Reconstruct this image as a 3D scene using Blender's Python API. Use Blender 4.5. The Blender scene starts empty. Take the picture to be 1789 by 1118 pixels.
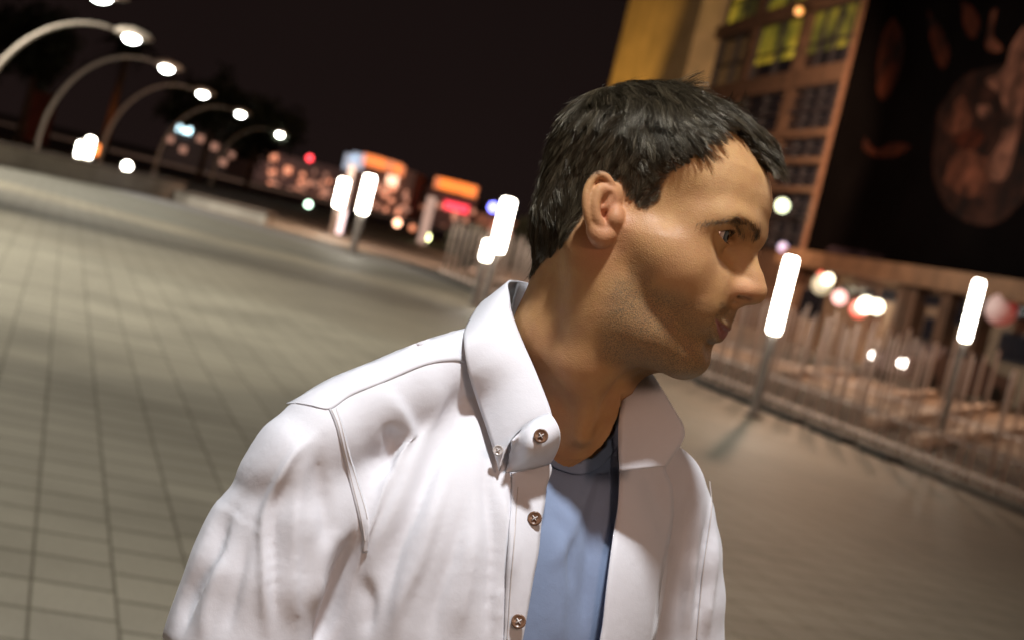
import bpy, bmesh, math, random
import numpy as np
from mathutils import Vector, Matrix
from mathutils.bvhtree import BVHTree
random.seed(7); RNG = np.random.default_rng(7)
sc = bpy.context.scene
C_ = sc.collection

# ------------------------------------------------------------------ camera
W, H = 1789, 1118
F = 2800.0; ROLL = math.radians(13.6); PITCH = math.atan(144/2800.); CH = 1.6
fwd = np.array([0, math.cos(PITCH), -math.sin(PITCH)])
_r0 = np.array([1., 0, 0]); _u0 = np.cross(_r0, fwd)
right = _r0*math.cos(ROLL)+_u0*math.sin(ROLL)
up = -_r0*math.sin(ROLL)+_u0*math.cos(ROLL)
CAM = np.array([0, 0, CH])
cd = bpy.data.cameras.new('camera'); cam = bpy.data.objects.new('camera', cd); C_.objects.link(cam)
cd.sensor_width = 36.0; cd.lens = F/W*36.0; cd.clip_start = 0.05; cd.clip_end = 3000
m = Matrix([[right[i], up[i], -fwd[i], CAM[i]] for i in range(3)]+[[0, 0, 0, 1]])
cam.matrix_world = m
cd.dof.use_dof = True; cd.dof.focus_distance = 1.30; cd.dof.aperture_fstop = 7.6
sc.camera = cam

# ------------------------------------------------------------------ world, exposure
wd = bpy.data.worlds.new('World'); sc.world = wd; wd.use_nodes = True
wn = wd.node_tree; bg = wn.nodes['Background']
SKY_C = (0.0078, 0.0046, 0.0042)
_tc = wn.nodes.new('ShaderNodeTexCoord'); _nz = wn.nodes.new('ShaderNodeTexNoise'); _nz.inputs['Scale'].default_value = 2.2
_nz.inputs['Detail'].default_value = 3
_sx = wn.nodes.new('ShaderNodeSeparateXYZ'); _mr = wn.nodes.new('ShaderNodeMapRange')
_mr.inputs['From Min'].default_value = 0.0; _mr.inputs['From Max'].default_value = 0.35
_mr.inputs['To Min'].default_value = 1.5; _mr.inputs['To Max'].default_value = 0.75
_mm = wn.nodes.new('ShaderNodeMath'); _mm.operation = 'MULTIPLY'
_mn = wn.nodes.new('ShaderNodeMapRange'); _mn.inputs['To Min'].default_value = 0.6; _mn.inputs['To Max'].default_value = 1.4
wn.links.new(_tc.outputs['Generated'], _nz.inputs['Vector']); wn.links.new(_tc.outputs['Generated'], _sx.inputs[0])
wn.links.new(_sx.outputs['Z'], _mr.inputs['Value']); wn.links.new(_nz.outputs['Fac'], _mn.inputs['Value'])
wn.links.new(_mr.outputs[0], _mm.inputs[0]); wn.links.new(_mn.outputs[0], _mm.inputs[1])
bg.inputs['Color'].default_value = (*SKY_C, 1); wn.links.new(_mm.outputs[0], bg.inputs['Strength'])
sc.view_settings.view_transform = 'Standard'; sc.view_settings.look = 'None'
sc.view_settings.exposure = 0.0; sc.view_settings.gamma = 1.0
sc.cycles.use_denoising = True
try: sc.cycles.denoiser = 'OPENIMAGEDENOISE'
except Exception: pass
sc.cycles.max_bounces = 6; sc.cycles.diffuse_bounces = 3; sc.cycles.glossy_bounces = 3
sc.cycles.sample_clamp_indirect = 6.0; sc.cycles.caustics_reflective = False; sc.cycles.caustics_refractive = False

# ------------------------------------------------------------------ night lights (positions in metres)
def lamp(name, kind, loc, aim, power, col, size=0.3, spot=150, blend=0.6):
    l = bpy.data.lights.new(name, kind); l.energy = power; l.color = col
    if kind == 'AREA': l.shape = 'DISK'; l.size = size
    else: l.shadow_soft_size = size
    if kind == 'SPOT': l.spot_size = math.radians(spot); l.spot_blend = blend
    o = bpy.data.objects.new(name, l); C_.objects.link(o); o.location = loc
    o.rotation_euler = (Vector(aim)-Vector(loc)).to_track_quat('-Z', 'Y').to_euler()
    return o
WHITE = (1.0, 0.97, 0.88); SODIUM = (1.0, 0.50, 0.22); COOL = (0.92, 0.96, 1.0)
HEAD = (0.09, 1.30, 1.62)
KEY_POS = (-0.02, 0.26, 5.0)
key = lamp('unseen_plaza_light', 'SPOT', KEY_POS, (0.0, 1.3, 1.5), 790, (0.98, 0.985, 1.0), 0.16, 70, 0.6)
fill = lamp('fill_light', 'AREA', (-2.6, -3.4, 3.6), HEAD, 24, (1.0, 0.60, 0.42), 1.6)  # added soft warm fill against black shadows, no lamp stands there
fill2 = lamp('unseen_plaza_light', 'AREA', (2.8, -3.2, 3.8), HEAD, 68, (1.0, 0.62, 0.45), 1.4)  # added fill from the right for jaw and chin, source unseen
glow = lamp('city_glow', 'SUN', (0, -30, 30), (0, 60, 0), 0.10, (1.0, 0.78, 0.66)); glow.data.angle = 1.0
rim = lamp('rim_light', 'SPOT', (5.4, 4.6, 4.4), HEAD, 170, (1.0, 0.82, 0.70), 0.2, 90, 0.7)  # rim light on nose and face from the right, source unseen
# ------------------------------------------------------------------ helpers
def ray(px, py): return right*((px-W/2)/F)+up*(-(py-H/2)/F)+fwd
def P(px, py, d): return CAM+ray(px, py)*d
def projA(V):
    q = V-CAM; d = q@fwd
    return W/2+F*(q@right)/d, H/2-F*(q@up)/d, d
def ground(px, py, z=0.0):
    r = ray(px, py); return CAM+r*((z-CH)/r[2])
def rotv(v, a, ang):
    return v*math.cos(ang)+np.cross(a, v)*math.sin(ang)+a*(a@v)*(1-math.cos(ang))
def _headframe(tilt=15, yaw=20, roll=3):
    R = math.radians; f = right.copy(); u = up.copy(); l = -fwd.copy()
    f = rotv(f, l, -R(tilt)); u = rotv(u, l, -R(tilt)); a = R(yaw)
    f, l = f*math.cos(a)+l*math.sin(a), l*math.cos(a)-f*math.sin(a); a = R(roll)
    l, u = l*math.cos(a)+u*math.sin(a), u*math.cos(a)-l*math.sin(a)
    return l, f, u
HL, HF, HU = _headframe()
HO = P(1069, 395, 1.26)-HL*0.072
HM = np.array([HL, HF, HU])            # rows: head axes; head mm -> world
def h2w(V): return HO+(np.asarray(V)/1000.0)@HM
def w2h(V): return ((np.asarray(V)-HO)@HM.T)*1000.0
def onx(px, py, x):
    r = ray(px, py); o = HO+HL*x/1000; t = ((o-CAM)@HL)/(r@HL); return w2h(CAM+r*t)
TY = math.radians(35)
TF = np.array([math.sin(TY), -math.cos(TY), 0.]); TL = np.array([-math.cos(TY), -math.sin(TY), 0.])
TO = P(925, 760, 1.36); TO[2] = 0
TM = np.array([TL, TF, [0, 0, 1.]])
def t2w(V): return TO+(np.asarray(V)/1000.0)@TM
def w2t(V): return ((np.asarray(V)-TO)@TM.T)*1000.0

def S2L(r, g=None, b=None):
    if g is None: r, g, b = r
    f = lambda c: (c/255/12.92) if c/255 <= .04045 else ((c/255+.055)/1.055)**2.4
    return (f(r), f(g), f(b), 1)

def meshobj(name, V, Fc, mat=None, parent=None, smooth=True, label=None):
    me = bpy.data.meshes.new(name); V = np.asarray(V, dtype=np.float32)
    if isinstance(Fc, np.ndarray):
        n, k = Fc.shape
        me.vertices.add(len(V)); me.vertices.foreach_set('co', V.ravel())
        me.loops.add(n*k); me.loops.foreach_set('vertex_index', Fc.astype(np.int32).ravel())
        me.polygons.add(n); me.polygons.foreach_set('loop_start', np.arange(0, n*k, k, dtype=np.int32))
        me.update(calc_edges=True)
    else:
        me.from_pydata([tuple(map(float, v)) for v in V], [], [list(map(int, f)) for f in Fc]); me.update()
    if smooth: me.polygons.foreach_set('use_smooth', np.ones(len(me.polygons), dtype=bool))
    if mat: me.materials.append(mat)
    o = bpy.data.objects.new(name, me); C_.objects.link(o)
    if parent is not None:
        o.parent = parent; o.matrix_parent_inverse = parent.matrix_world.inverted()
    if label: o['label'] = label
    return o
def attr(o, name, vals):
    a = o.data.attributes.new(name, 'FLOAT', 'POINT'); a.data.foreach_set('value', np.asarray(vals, dtype=np.float32))
def tag(o, label, cat, group=None, kind=None):
    if kind: o['kind'] = kind
    if kind != 'structure':
        o['label'] = label; o['category'] = cat
    elif label: o['label'] = label
    if group: o['group'] = group
    return o
def empty(name, loc, rz=0):
    o = bpy.data.objects.new(name, None); C_.objects.link(o); o.location = [float(c) for c in loc]; o.rotation_euler = (0, 0, rz)
    bpy.context.view_layer.update(); return o
def copy_tree(o, parent=None):
    c = o.copy(); C_.objects.link(c)
    if parent is not None:
        inv = o.matrix_parent_inverse.copy(); c.parent = parent; c.matrix_parent_inverse = inv
    for ch in list(o.children): copy_tree(ch, c)
    return c

class MB:
    """collects simple shapes into one mesh"""
    def __init__(s): s.v = []; s.f = []
    def box(s, c, d, rz=0, tilt=None):
        x, y, z = c; a, b, h = d[0]/2, d[1]/2, d[2]/2; n = len(s.v)
        ca, sa = math.cos(rz), math.sin(rz)
        for k in (-h, h):
            for i, j in ((-a, -b), (a, -b), (a, b), (-a, b)):
                s.v.append((x+i*ca-j*sa, y+i*sa+j*ca, z+k))
        s.f += [(n, n+3, n+2, n+1), (n+4, n+5, n+6, n+7)]+[(n+i, n+(i+1) % 4, n+4+(i+1) % 4, n+4+i) for i in range(4)]
        return s
    def tube(s, pts, rad, seg=12, caps=True):
        pts = [np.array(p, float) for p in pts]; n0 = len(s.v); m = len(pts)
        rad = [rad]*m if np.isscalar(rad) else rad
        ref = None
        for i, p in enumerate(pts):
            t = pts[min(i+1, m-1)]-pts[max(i-1, 0)]; t = t/(np.linalg.norm(t)+1e-9)
            if ref is None:
                ref = np.cross(t, [0, 0, 1.]) if abs(t[2]) < .95 else np.cross(t, [1., 0, 0])
            a = ref-t*(ref@t); a /= np.linalg.norm(a); ref = a; b = np.cross(t, a)
            for k in range(seg):
                an = 2*math.pi*k/seg; s.v.append(tuple(p+(a*math.cos(an)+b*math.sin(an))*rad[i]))
        for i in range(m-1):
            for k in range(seg):
                q = n0+i*seg; s.f.append((q+k, q+(k+1) % seg, q+seg+(k+1) % seg, q+seg+k))
        if caps:
            s.f.append(tuple(n0+k for k in range(seg))[::-1]); s.f.append(tuple(n0+(m-1)*seg+k for k in range(seg)))
        return s
    def grid(s, G):   # G: (n,m,3)
        n, m = len(G), len(G[0]); b = len(s.v)
        for r in G: s.v += [tuple(map(float, p)) for p in r]
        for i in range(n-1):
            for j in range(m-1): s.f.append((b+i*m+j, b+i*m+j+1, b+(i+1)*m+j+1, b+(i+1)*m+j))
        return s
    def build(s, name, mat, parent=None, smooth=False, bevel=0):
        o = meshobj(name, s.v, s.f, mat, parent, smooth)
        if bevel:
            md = o.modifiers.new('bevel', 'BEVEL'); md.width = bevel; md.segments = 2; md.limit_method = 'ANGLE'
        return o

# ---- materials
def nm(name):
    mt = bpy.data.materials.new(name); mt.use_nodes = True
    return mt, mt.node_tree, mt.node_tree.nodes['Principled BSDF']
def nd(nt, kind, **kw):
    n = nt.nodes.new(kind)
    for k, v in kw.items():
        if k.startswith('_'): setattr(n, k[1:], v)
        else: n.inputs[k.replace('__', ' ')].default_value = v
    return n
def mixc(nt, fac, a, b, blend='MIX'):
    n = nt.nodes.new('ShaderNodeMix'); n.data_type = 'RGBA'; n.blend_type = blend
    for s, v in ((0, fac), (6, a), (7, b)):
        if hasattr(v, 'links') or hasattr(v, 'is_linked'): nt.links.new(v, n.inputs[s])
        else: n.inputs[s].default_value = v
    return n.outputs[2]
def ramp(nt, fac, stops):
    n = nt.nodes.new('ShaderNodeValToRGB'); e = n.color_ramp.elements
    while len(e) < len(stops): e.new(.5)
    for el, (p, c) in zip(e, stops): el.position = p; el.color = c if len(c) == 4 else (*c, 1)
    nt.links.new(fac, n.inputs[0]); return n.outputs[0]
def noise(nt, scale, detail=3, rough=.5, coord='Object', vec=None):
    n = nd(nt, 'ShaderNodeTexNoise', Scale=scale, Detail=detail, Roughness=rough)
    if vec is None:
        tc = nt.nodes.new('ShaderNodeTexCoord'); vec = tc.outputs[coord]
    nt.links.new(vec, n.inputs['Vector']); return n.outputs['Fac']
def bump(nt, bs, h, strength=.3, dist=.001, prev=None):
    b = nd(nt, 'ShaderNodeBump', Strength=strength, Distance=dist); nt.links.new(h, b.inputs['Height'])
    if prev is not None: nt.links.new(prev, b.inputs['Normal'])
    nt.links.new(b.outputs[0], bs.inputs['Normal']); return b.outputs[0]
def simple(name, col, rough=.6, metal=0, var=.25, scale=8, spec=.5, bmp=0):
    mt, nt, bs = nm(name); c = col if len(col) == 4 else (*col, 1)
    f = noise(nt, scale, 4, .6)
    d = tuple(x*(1-var) for x in c[:3])+(1,); l = tuple(min(1, x*(1+var)) for x in c[:3])+(1,)
    nt.links.new(ramp(nt, f, [(.3, d), (.7, l)]), bs.inputs['Base Color'])
    bs.inputs['Roughness'].default_value = rough; bs.inputs['Metallic'].default_value = metal
    bs.inputs['Specular IOR Level'].default_value = spec
    if bmp: bump(nt, bs, noise(nt, scale*6, 4, .6), .4, bmp)
    return mt
def ragged(name, col, scale=.9):
    mt, nt, bs = nm(name); f = noise(nt, scale, 4, .62)
    nt.links.new(ramp(nt, f, [(.36, (.003, .0024, .0024)), (.50, tuple(c*.45 for c in col)), (.66, col)]), bs.inputs['Base Color']); bs.inputs['Roughness'].default_value = .85
    bs.inputs['Specular IOR Level'].default_value = .1
    return mt
def emit(name, col, s, base=(.8, .8, .8, 1)):
    mt, nt, bs = nm(name); bs.inputs['Base Color'].default_value = base
    bs.inputs['Emission Color'].default_value = col if len(col) == 4 else (*col, 1); bs.inputs['Emission Strength'].default_value = s
    return mt

# ---- signed distance fields on a grid
def smin(a, b, k):
    h = np.maximum(k-np.abs(a-b), 0)/k; return np.minimum(a, b)-h*h*k*.25
def smax(a, b, k): return -smin(-a, -b, k)
class Vol:
    def __init__(s, lo, hi, h):
        s.lo = np.array(lo, float); s.h = h; s.n = [int((b-a)/h)+1 for a, b in zip(lo, hi)]
        s.ax = [np.float32(lo[i])+np.arange(s.n[i], dtype=np.float32)*np.float32(h) for i in range(3)]
        s.f = np.full(s.n, 1e3, np.float32)
    def sub_(s, lo, hi):
        sl = []
        for i in range(3):
            a = int(max(0, (lo[i]-s.lo[i])/s.h)); b = int(min(s.n[i], (hi[i]-s.lo[i])/s.h+2)); sl.append(slice(a, max(a, b)))
        return tuple(sl)
    def op(s, fn, lo=None, hi=None, k=6., mode='add'):
        sl = s.sub_(lo, hi) if lo is not None else (slice(None),)*3
        if any(q.stop is not None and q.stop <= q.start for q in sl): return
        X = s.ax[0][sl[0]][:, None, None]; Y = s.ax[1][sl[1]][None, :, None]; Z = s.ax[2][sl[2]][None, None, :]
        g = fn(X, Y, Z).astype(np.float32); f = s.f[sl]
        if mode == 'add': s.f[sl] = smin(f, g, k)
        elif mode == 'sub': s.f[sl] = smax(f, -g, k)
        elif mode == 'disp': s.f[sl] = f+g
        elif mode == 'and': s.f[sl] = smax(f, g, k)
    def ell(s, c, r, k=6., mode='add', sym=False, rot=None):
        m_ = max(r)+k*1.5+4
        for sg in ((1, -1) if sym else (1,)):
            cc = (c[0]*sg, c[1], c[2])
            def fn(X, Y, Z):
                x, y, z = X-cc[0], Y-cc[1], Z-cc[2]
                if rot is not None:
                    R = rot if sg == 1 else np.diag([-1, 1, 1])@rot@np.diag([-1, 1, 1])
                    x, y, z = (R[i, 0]*x+R[i, 1]*y+R[i, 2]*z for i in range(3))
                k0 = np.sqrt((x/r[0])**2+(y/r[1])**2+(z/r[2])**2)+1e-6
                k1 = np.sqrt((x/r[0]**2)**2+(y/r[1]**2)**2+(z/r[2]**2)**2)+1e-6
                return k0*(k0-1)/k1
            s.op(fn, [q-m_ for q in cc], [q+m_ for q in cc], k, mode)
    def cap(s, a, b, ra, rb=None, k=6., mode='add', sym=False):
        rb = ra if rb is None else rb
        for sg in ((1, -1) if sym else (1,)):
            A = np.array([a[0]*sg, a[1], a[2]], float); B = np.array([b[0]*sg, b[1], b[2]], float)
            d = B-A; L = d@d+1e-9; m_ = max(ra, rb)+k*1.5+4
            def fn(X, Y, Z):
                t = np.clip(((X-A[0])*d[0]+(Y-A[1])*d[1]+(Z-A[2])*d[2])/L, 0, 1)
                return np.sqrt((X-A[0]-t*d[0])**2+(Y-A[1]-t*d[1])**2+(Z-A[2]-t*d[2])**2)-(ra+(rb-ra)*t)
            s.op(fn, np.minimum(A, B)-m_, np.maximum(A, B)+m_, k, mode)
    def chain2(s, pts, rads, k=4., mode='add'):
        Pp = np.array(pts, float); m_ = max(rads)+k*1.5+4
        def fn(X, Y, Z):
            o = None
            for i in range(len(Pp)-1):
                A, d = Pp[i], Pp[i+1]-Pp[i]; L = d@d+1e-9; t = np.clip(((X-A[0])*d[0]+(Y-A[1])*d[1]+(Z-A[2])*d[2])/L, 0, 1)
                g = np.sqrt((X-A[0]-t*d[0])**2+(Y-A[1]-t*d[1])**2+(Z-A[2]-t*d[2])**2)-(rads[i]+(rads[i+1]-rads[i])*t)
                o = g if o is None else smin(o, g, 4.)
            return o
        s.op(fn, Pp.min(0)-m_, Pp.max(0)+m_, k, mode)
    def chain(s, pts, rads, k=4., mode='add', sym=False):
        for i in range(len(pts)-1): s.cap(pts[i], pts[i+1], rads[i], rads[i+1], k, mode, sym)
    def sample(s, V):
        g = (np.asarray(V)-s.lo)/s.h; i = np.clip(np.floor(g).astype(int), 0, np.array(s.n)-2); t = np.clip(g-i, 0, 1)
        o = 0
        for a in (0, 1):
            for b in (0, 1):
                for c in (0, 1):
                    w = (t[:, 0] if a else 1-t[:, 0])*(t[:, 1] if b else 1-t[:, 1])*(t[:, 2] if c else 1-t[:, 2])
                    o = o+w*s.f[i[:, 0]+a, i[:, 1]+b, i[:, 2]+c]
        return o
    def grad(s, V, e=2.0):
        G = np.stack([s.sample(V+np.eye(3)[i]*e)-s.sample(V-np.eye(3)[i]*e) for i in range(3)], 1)
        return G/(np.linalg.norm(G, axis=1, keepdims=True)+1e-9)
    def mesh(s):
        f = s.f; nx, ny, nz = s.n; f = f.copy()
        f[0] = f[-1] = 9; f[:, 0] = f[:, -1] = 9; f[:, :, 0] = f[:, :, -1] = 9
        ins = f < 0
        cnt = np.zeros((nx-1, ny-1, nz-1), np.int8)
        for a in (0, 1):
            for b in (0, 1):
                for c in (0, 1): cnt += ins[a:nx-1+a, b:ny-1+b, c:nz-1+c]
        act = (cnt > 0) & (cnt < 8); I = np.argwhere(act); idx = np.full(act.shape, -1, np.int32); idx[act] = np.arange(len(I))
        acc = np.zeros((len(I), 3)); num = np.zeros(len(I))
        co = [(a, b, c) for a in (0, 1) for b in (0, 1) for c in (0, 1)]
        vals = {c: f[I[:, 0]+c[0], I[:, 1]+c[1], I[:, 2]+c[2]] for c in co}
        for a in co:
            for ax in range(3):
                if a[ax] == 0:
                    b = list(a); b[ax] = 1; b = tuple(b); va, vb = vals[a], vals[b]; cr = (va < 0) != (vb < 0)
                    t = np.where(cr, va/(va-vb+1e-12), 0); p = np.array(a, float)[None].repeat(len(I), 0); p[:, ax] += t
                    acc[cr] += p[cr]; num[cr] += 1
        V = s.lo+(I+acc/num[:, None])*s.h
        Q = []
        for ax in range(3):
            o1, o2 = (ax+1) % 3, (ax+2) % 3
            sa = [slice(None)]*3; sb = [slice(None)]*3; sa[ax] = slice(0, -1); sb[ax] = slice(1, None)
            A, B = ins[tuple(sa)], ins[tuple(sb)]; E = np.argwhere(A != B); fl = A[tuple(E.T)]
            ok = (E[:, o1] > 0) & (E[:, o2] > 0) & (E[:, o1] < s.n[o1]-1) & (E[:, o2] < s.n[o2]-1); E = E[ok]; fl = fl[ok]
            def cell(d1, d2):
                q = E.copy(); q[:, o1] -= d1; q[:, o2] -= d2; return idx[tuple(q.T)]
            q = np.stack([cell(1, 1), cell(0, 1), cell(0, 0), cell(1, 0)], 1); q[~fl] = q[~fl][:, ::-1]; Q.append(q)
        return V, np.concatenate(Q)
def smoothmesh(V, Q, it=2, lam=.5):
    E = np.concatenate([Q[:, [0, 1]], Q[:, [1, 2]], Q[:, [2, 3]], Q[:, [3, 0]]]); E = np.unique(np.sort(E, 1), axis=0)
    for _ in range(it):
        S = np.zeros_like(V); n = np.zeros(len(V))
        for a, b in ((0, 1), (1, 0)):
            for c in range(3): S[:, c] += np.bincount(E[:, a], V[E[:, b], c], len(V))
            n += np.bincount(E[:, a], minlength=len(V))
        V = V+lam*(S/np.maximum(n, 1)[:, None]-V)
    return V
def vnormals(V, Q):
    n = np.cross(V[Q[:, 2]]-V[Q[:, 0]], V[Q[:, 3 if Q.shape[1] > 3 else 2]]-V[Q[:, 1]]) if Q.shape[1] > 3 else np.cross(V[Q[:, 1]]-V[Q[:, 0]], V[Q[:, 2]]-V[Q[:, 0]])
    N = np.zeros_like(V)
    for k in range(Q.shape[1]):
        for c in range(3): N[:, c] += np.bincount(Q[:, k], n[:, c], len(V))
    return N/(np.linalg.norm(N, axis=1, keepdims=True)+1e-12)
def sst(e0, e1, x):
    t = np.clip((x-e0)/(e1-e0), 0, 1); return t*t*(3-2*t)
def polydist(px, py, pts):
    """distance from points to polyline, the parameter along it (0..1) and the signed side"""
    pts = np.asarray(pts, float); L = np.r_[0, np.cumsum(np.linalg.norm(np.diff(pts, axis=0), axis=1))]
    best = np.full(len(px), 1e9); par = np.zeros(len(px)); side = np.ones(len(px))
    for i in range(len(pts)-1):
        a, b = pts[i], pts[i+1]; d = b-a; l2 = d@d+1e-9
        t = np.clip(((px-a[0])*d[0]+(py-a[1])*d[1])/l2, 0, 1); qx = px-a[0]-t*d[0]; qy = py-a[1]-t*d[1]
        ds = np.hypot(qx, qy); m_ = ds < best; best[m_] = ds[m_]; par[m_] = ((L[i]+t*math.sqrt(l2))/L[-1])[m_]
        side[m_] = np.sign(d[0]*qy-d[1]*qx)[m_]
    return best, par, side
def inpoly(px, py, pts):
    c = np.zeros(len(px), bool); n = len(pts); j = n-1
    for i in range(n):
        xi, yi = pts[i]; xj, yj = pts[j]
        if yi != yj:
            c ^= ((yi > py) != (yj > py)) & (px < (xj-xi)*(py-yi)/(yj-yi)+xi)
        j = i
    return c
def spl(pts, n):
    """Catmull-Rom through points, n samples"""
    p = np.asarray(pts, float); p = np.vstack([2*p[0]-p[1], p, 2*p[-1]-p[-2]]); m_ = len(p)-3
    out = []
    for t in np.linspace(0, m_-1e-6, n):
        i = int(t); u = t-i; a, b, c, d = p[i:i+4]
        out.append(.5*((2*b)+(-a+c)*u+(2*a-5*b+4*c-d)*u*u+(-a+3*b-3*c+d)*u**3))
    return np.array(out)
# ------------------------------------------------------------------ plaza, lamps, fence, buildings
AD = np.array([-.284, .959, 0]); BD = np.array([.959, .284, 0])      # paving directions
AD /= np.linalg.norm(AD); BD = np.array([AD[1], -AD[0], 0])
def ab(a, b, z=0.0): return AD*a+BD*b+np.array([0, 0, z])
RZ = math.atan2(BD[1], BD[0])
def struct(o, label=None): o['kind'] = 'structure'; return o

def paving():
    mt, nt, bs = nm('paving'); L = nt.links
    geo = nt.nodes.new('ShaderNodeNewGeometry')
    def dot(v):
        n = nd(nt, 'ShaderNodeVectorMath', _operation='DOT_PRODUCT'); L.new(geo.outputs['Position'], n.inputs[0]); n.inputs[1].default_value = v; return n.outputs['Value']
    def M(op, a, b=None, c=None, clamp=False):
        n = nd(nt, 'ShaderNodeMath', _operation=op); n.use_clamp = clamp
        for i, v in enumerate((a, b, c)):
            if v is None: continue
            if isinstance(v, (int, float)): n.inputs[i].default_value = v
            else: L.new(v, n.inputs[i])
        return n.outputs[0]
    A, B = dot(tuple(AD)), dot(tuple(BD))
    bq = M('DIVIDE', M('SUBTRACT', B, .215), .2985); col = M('FLOOR', bq)
    hsh = M('FRACT', M('MULTIPLY', M('SINE', M('MULTIPLY', col, 12.9898)), 43758.5453))
    aq = M('ADD', M('DIVIDE', A, .366), M('MULTIPLY', hsh, .30))
    fb = M('ABSOLUTE', M('SUBTRACT', M('FRACT', bq), .5)); fa = M('ABSOLUTE', M('SUBTRACT', M('FRACT', aq), .5))
    jb = M('MULTIPLY_ADD', M('SUBTRACT', fb, .474), 60, 0, True); ja = M('MULTIPLY_ADD', M('SUBTRACT', fa, .452), 40, 0, True)
    joint = M('MAXIMUM', jb, M('MULTIPLY', ja, .95))
    row = M('FLOOR', aq); cell = M('FRACT', M('MULTIPLY', M('SINE', M('ADD', M('MULTIPLY', col, 7.13), M('MULTIPLY', row, 3.77))), 9137.31))
    # base colour changes in bands, split along slanted lines
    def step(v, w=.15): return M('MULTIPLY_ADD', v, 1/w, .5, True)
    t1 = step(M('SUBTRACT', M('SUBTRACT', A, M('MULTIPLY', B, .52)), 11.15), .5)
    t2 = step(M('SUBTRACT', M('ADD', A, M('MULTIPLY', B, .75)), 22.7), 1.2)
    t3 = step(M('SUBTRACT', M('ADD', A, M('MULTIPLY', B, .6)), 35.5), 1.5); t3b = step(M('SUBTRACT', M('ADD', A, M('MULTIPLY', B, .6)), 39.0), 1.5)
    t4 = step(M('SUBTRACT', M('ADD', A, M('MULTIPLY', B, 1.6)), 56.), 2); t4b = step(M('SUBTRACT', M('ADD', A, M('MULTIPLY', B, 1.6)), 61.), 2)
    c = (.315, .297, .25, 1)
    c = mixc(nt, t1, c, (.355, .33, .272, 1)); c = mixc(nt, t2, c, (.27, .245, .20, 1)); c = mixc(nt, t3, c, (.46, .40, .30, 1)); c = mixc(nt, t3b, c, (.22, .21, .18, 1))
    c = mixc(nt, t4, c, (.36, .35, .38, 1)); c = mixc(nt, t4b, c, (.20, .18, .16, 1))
    far = step(M('SUBTRACT', B, 4.4), 4.5); c = mixc(nt, M('MULTIPLY', far, .58), c, (.16, .125, .085, 1))  # light falloff toward the right, put into the paving colour
    c = mixc(nt, M('MULTIPLY_ADD', cell, .28, 0), c, (.14, .13, .11, 1))
    st = noise(nt, .55, 5, .6, vec=geo.outputs['Position']); c = mixc(nt, ramp(nt, st, [(.42, (0, 0, 0)), (.70, (.55,)*3)]), c, (.13, .12, .10, 1))
    fn = noise(nt, 45, 4, .7, vec=geo.outputs['Position']); c = mixc(nt, ramp(nt, fn, [(.4, (0, 0, 0)), (.7, (.3,)*3)]), c, (.10, .095, .08, 1))
    c = mixc(nt, M('MULTIPLY', joint, .78), c, (.055, .050, .032, 1))
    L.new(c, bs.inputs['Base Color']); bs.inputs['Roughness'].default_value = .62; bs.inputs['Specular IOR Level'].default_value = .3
    h = M('SUBTRACT', M('MULTIPLY', fn, .15), joint); bump(nt, bs, h, .5, .004)
    return mt
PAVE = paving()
ROADM = simple('dim asphalt', (.075, .06, .048), .85, 0, .3, 2, .3, .004)
struct(meshobj('ground', [(-900, -200, -.02), (900, -200, -.02), (900, 1600, -.02), (-900, 1600, -.02)], [(0, 1, 2, 3)], ROADM))
q = [ab(-14, -30), ab(-14, 10.2), ab(72, 10.2), ab(72, -30)]
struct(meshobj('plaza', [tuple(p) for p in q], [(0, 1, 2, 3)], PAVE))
struct(meshobj('street', [tuple(ab(-10, 16, -.012)), tuple(ab(-10, 60, -.012)), tuple(ab(75, 40, -.012)), tuple(ab(75, 16, -.012))], [(0, 1, 2, 3)], simple('street asphalt', (.30, .225, .17), .7, 0, .35, 1.2)))
KERB = simple('pale kerb stone', (.13, .10, .08), .7, 0, .2, 3)
# kerb along the plaza edge, with a dark drain slot before it
mb = MB()
mb.box(ab(30, 10.55, .03), (.22, 80, .08), RZ); tag(mb.build('kerb', KERB, None, False, .01), 'long pale stone kerb at the foot of the railings', 'kerb')
DK = simple('dark slot', (.008, .007, .006), .9, 0, .1)
for a0, a1, lb in ((17.3, 18.0, 'shortest and nearest dark drain slot at the foot of the railings'), (18.5, 19.4, 'second nearest short dark drain slot at the foot of the railings'), (20, 23.5, 'long dark drain slot left of the two short ones, below the railings'), (25.5, 30.5, 'dark drain slot under the foot of the tube lamp beside his nose'), (33, 46, 'dark drain slot far off, between his collar and the tube lamps at left')):
    o = MB().box(ab((a0+a1)/2, 10.26, .03), (.22, a1-a0, .07), RZ).build('drain_slot', DK); tag(o, lb, 'drain', 'drain slots along the plaza edge')
# steps and ledges beyond the railings
STEP = simple('warm concrete', (.55, .43, .34), .75, 0, .3, 1.5)
for i, (x0, y0, x1, y1, w) in enumerate([(1380, 648, 1640, 642, .35), (1560, 690, 1789, 668, .4), (1540, 730, 1789, 700, .4), (1620, 762, 1789, 745, .35)]):
    g0, g1 = ground(x0, y0, .12), ground(x1, y1, .12); d = g1-g0; L_ = np.linalg.norm(d)
    o = MB().box((g0+g1)/2-np.array([0, 0, .05]), (L_+2, w*.6, .16), math.atan2(d[1], d[0])).build('ledge', STEP); tag(o, ['farthest pale ledge behind the railings, running toward the parked car', 'pale ledge behind the railings just below the parked car', 'pale ledge third from the top behind the railings at right', 'lowest and nearest pale ledge behind the railings at the right edge'][i], 'ledge', 'ledges beyond the railings')
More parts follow.
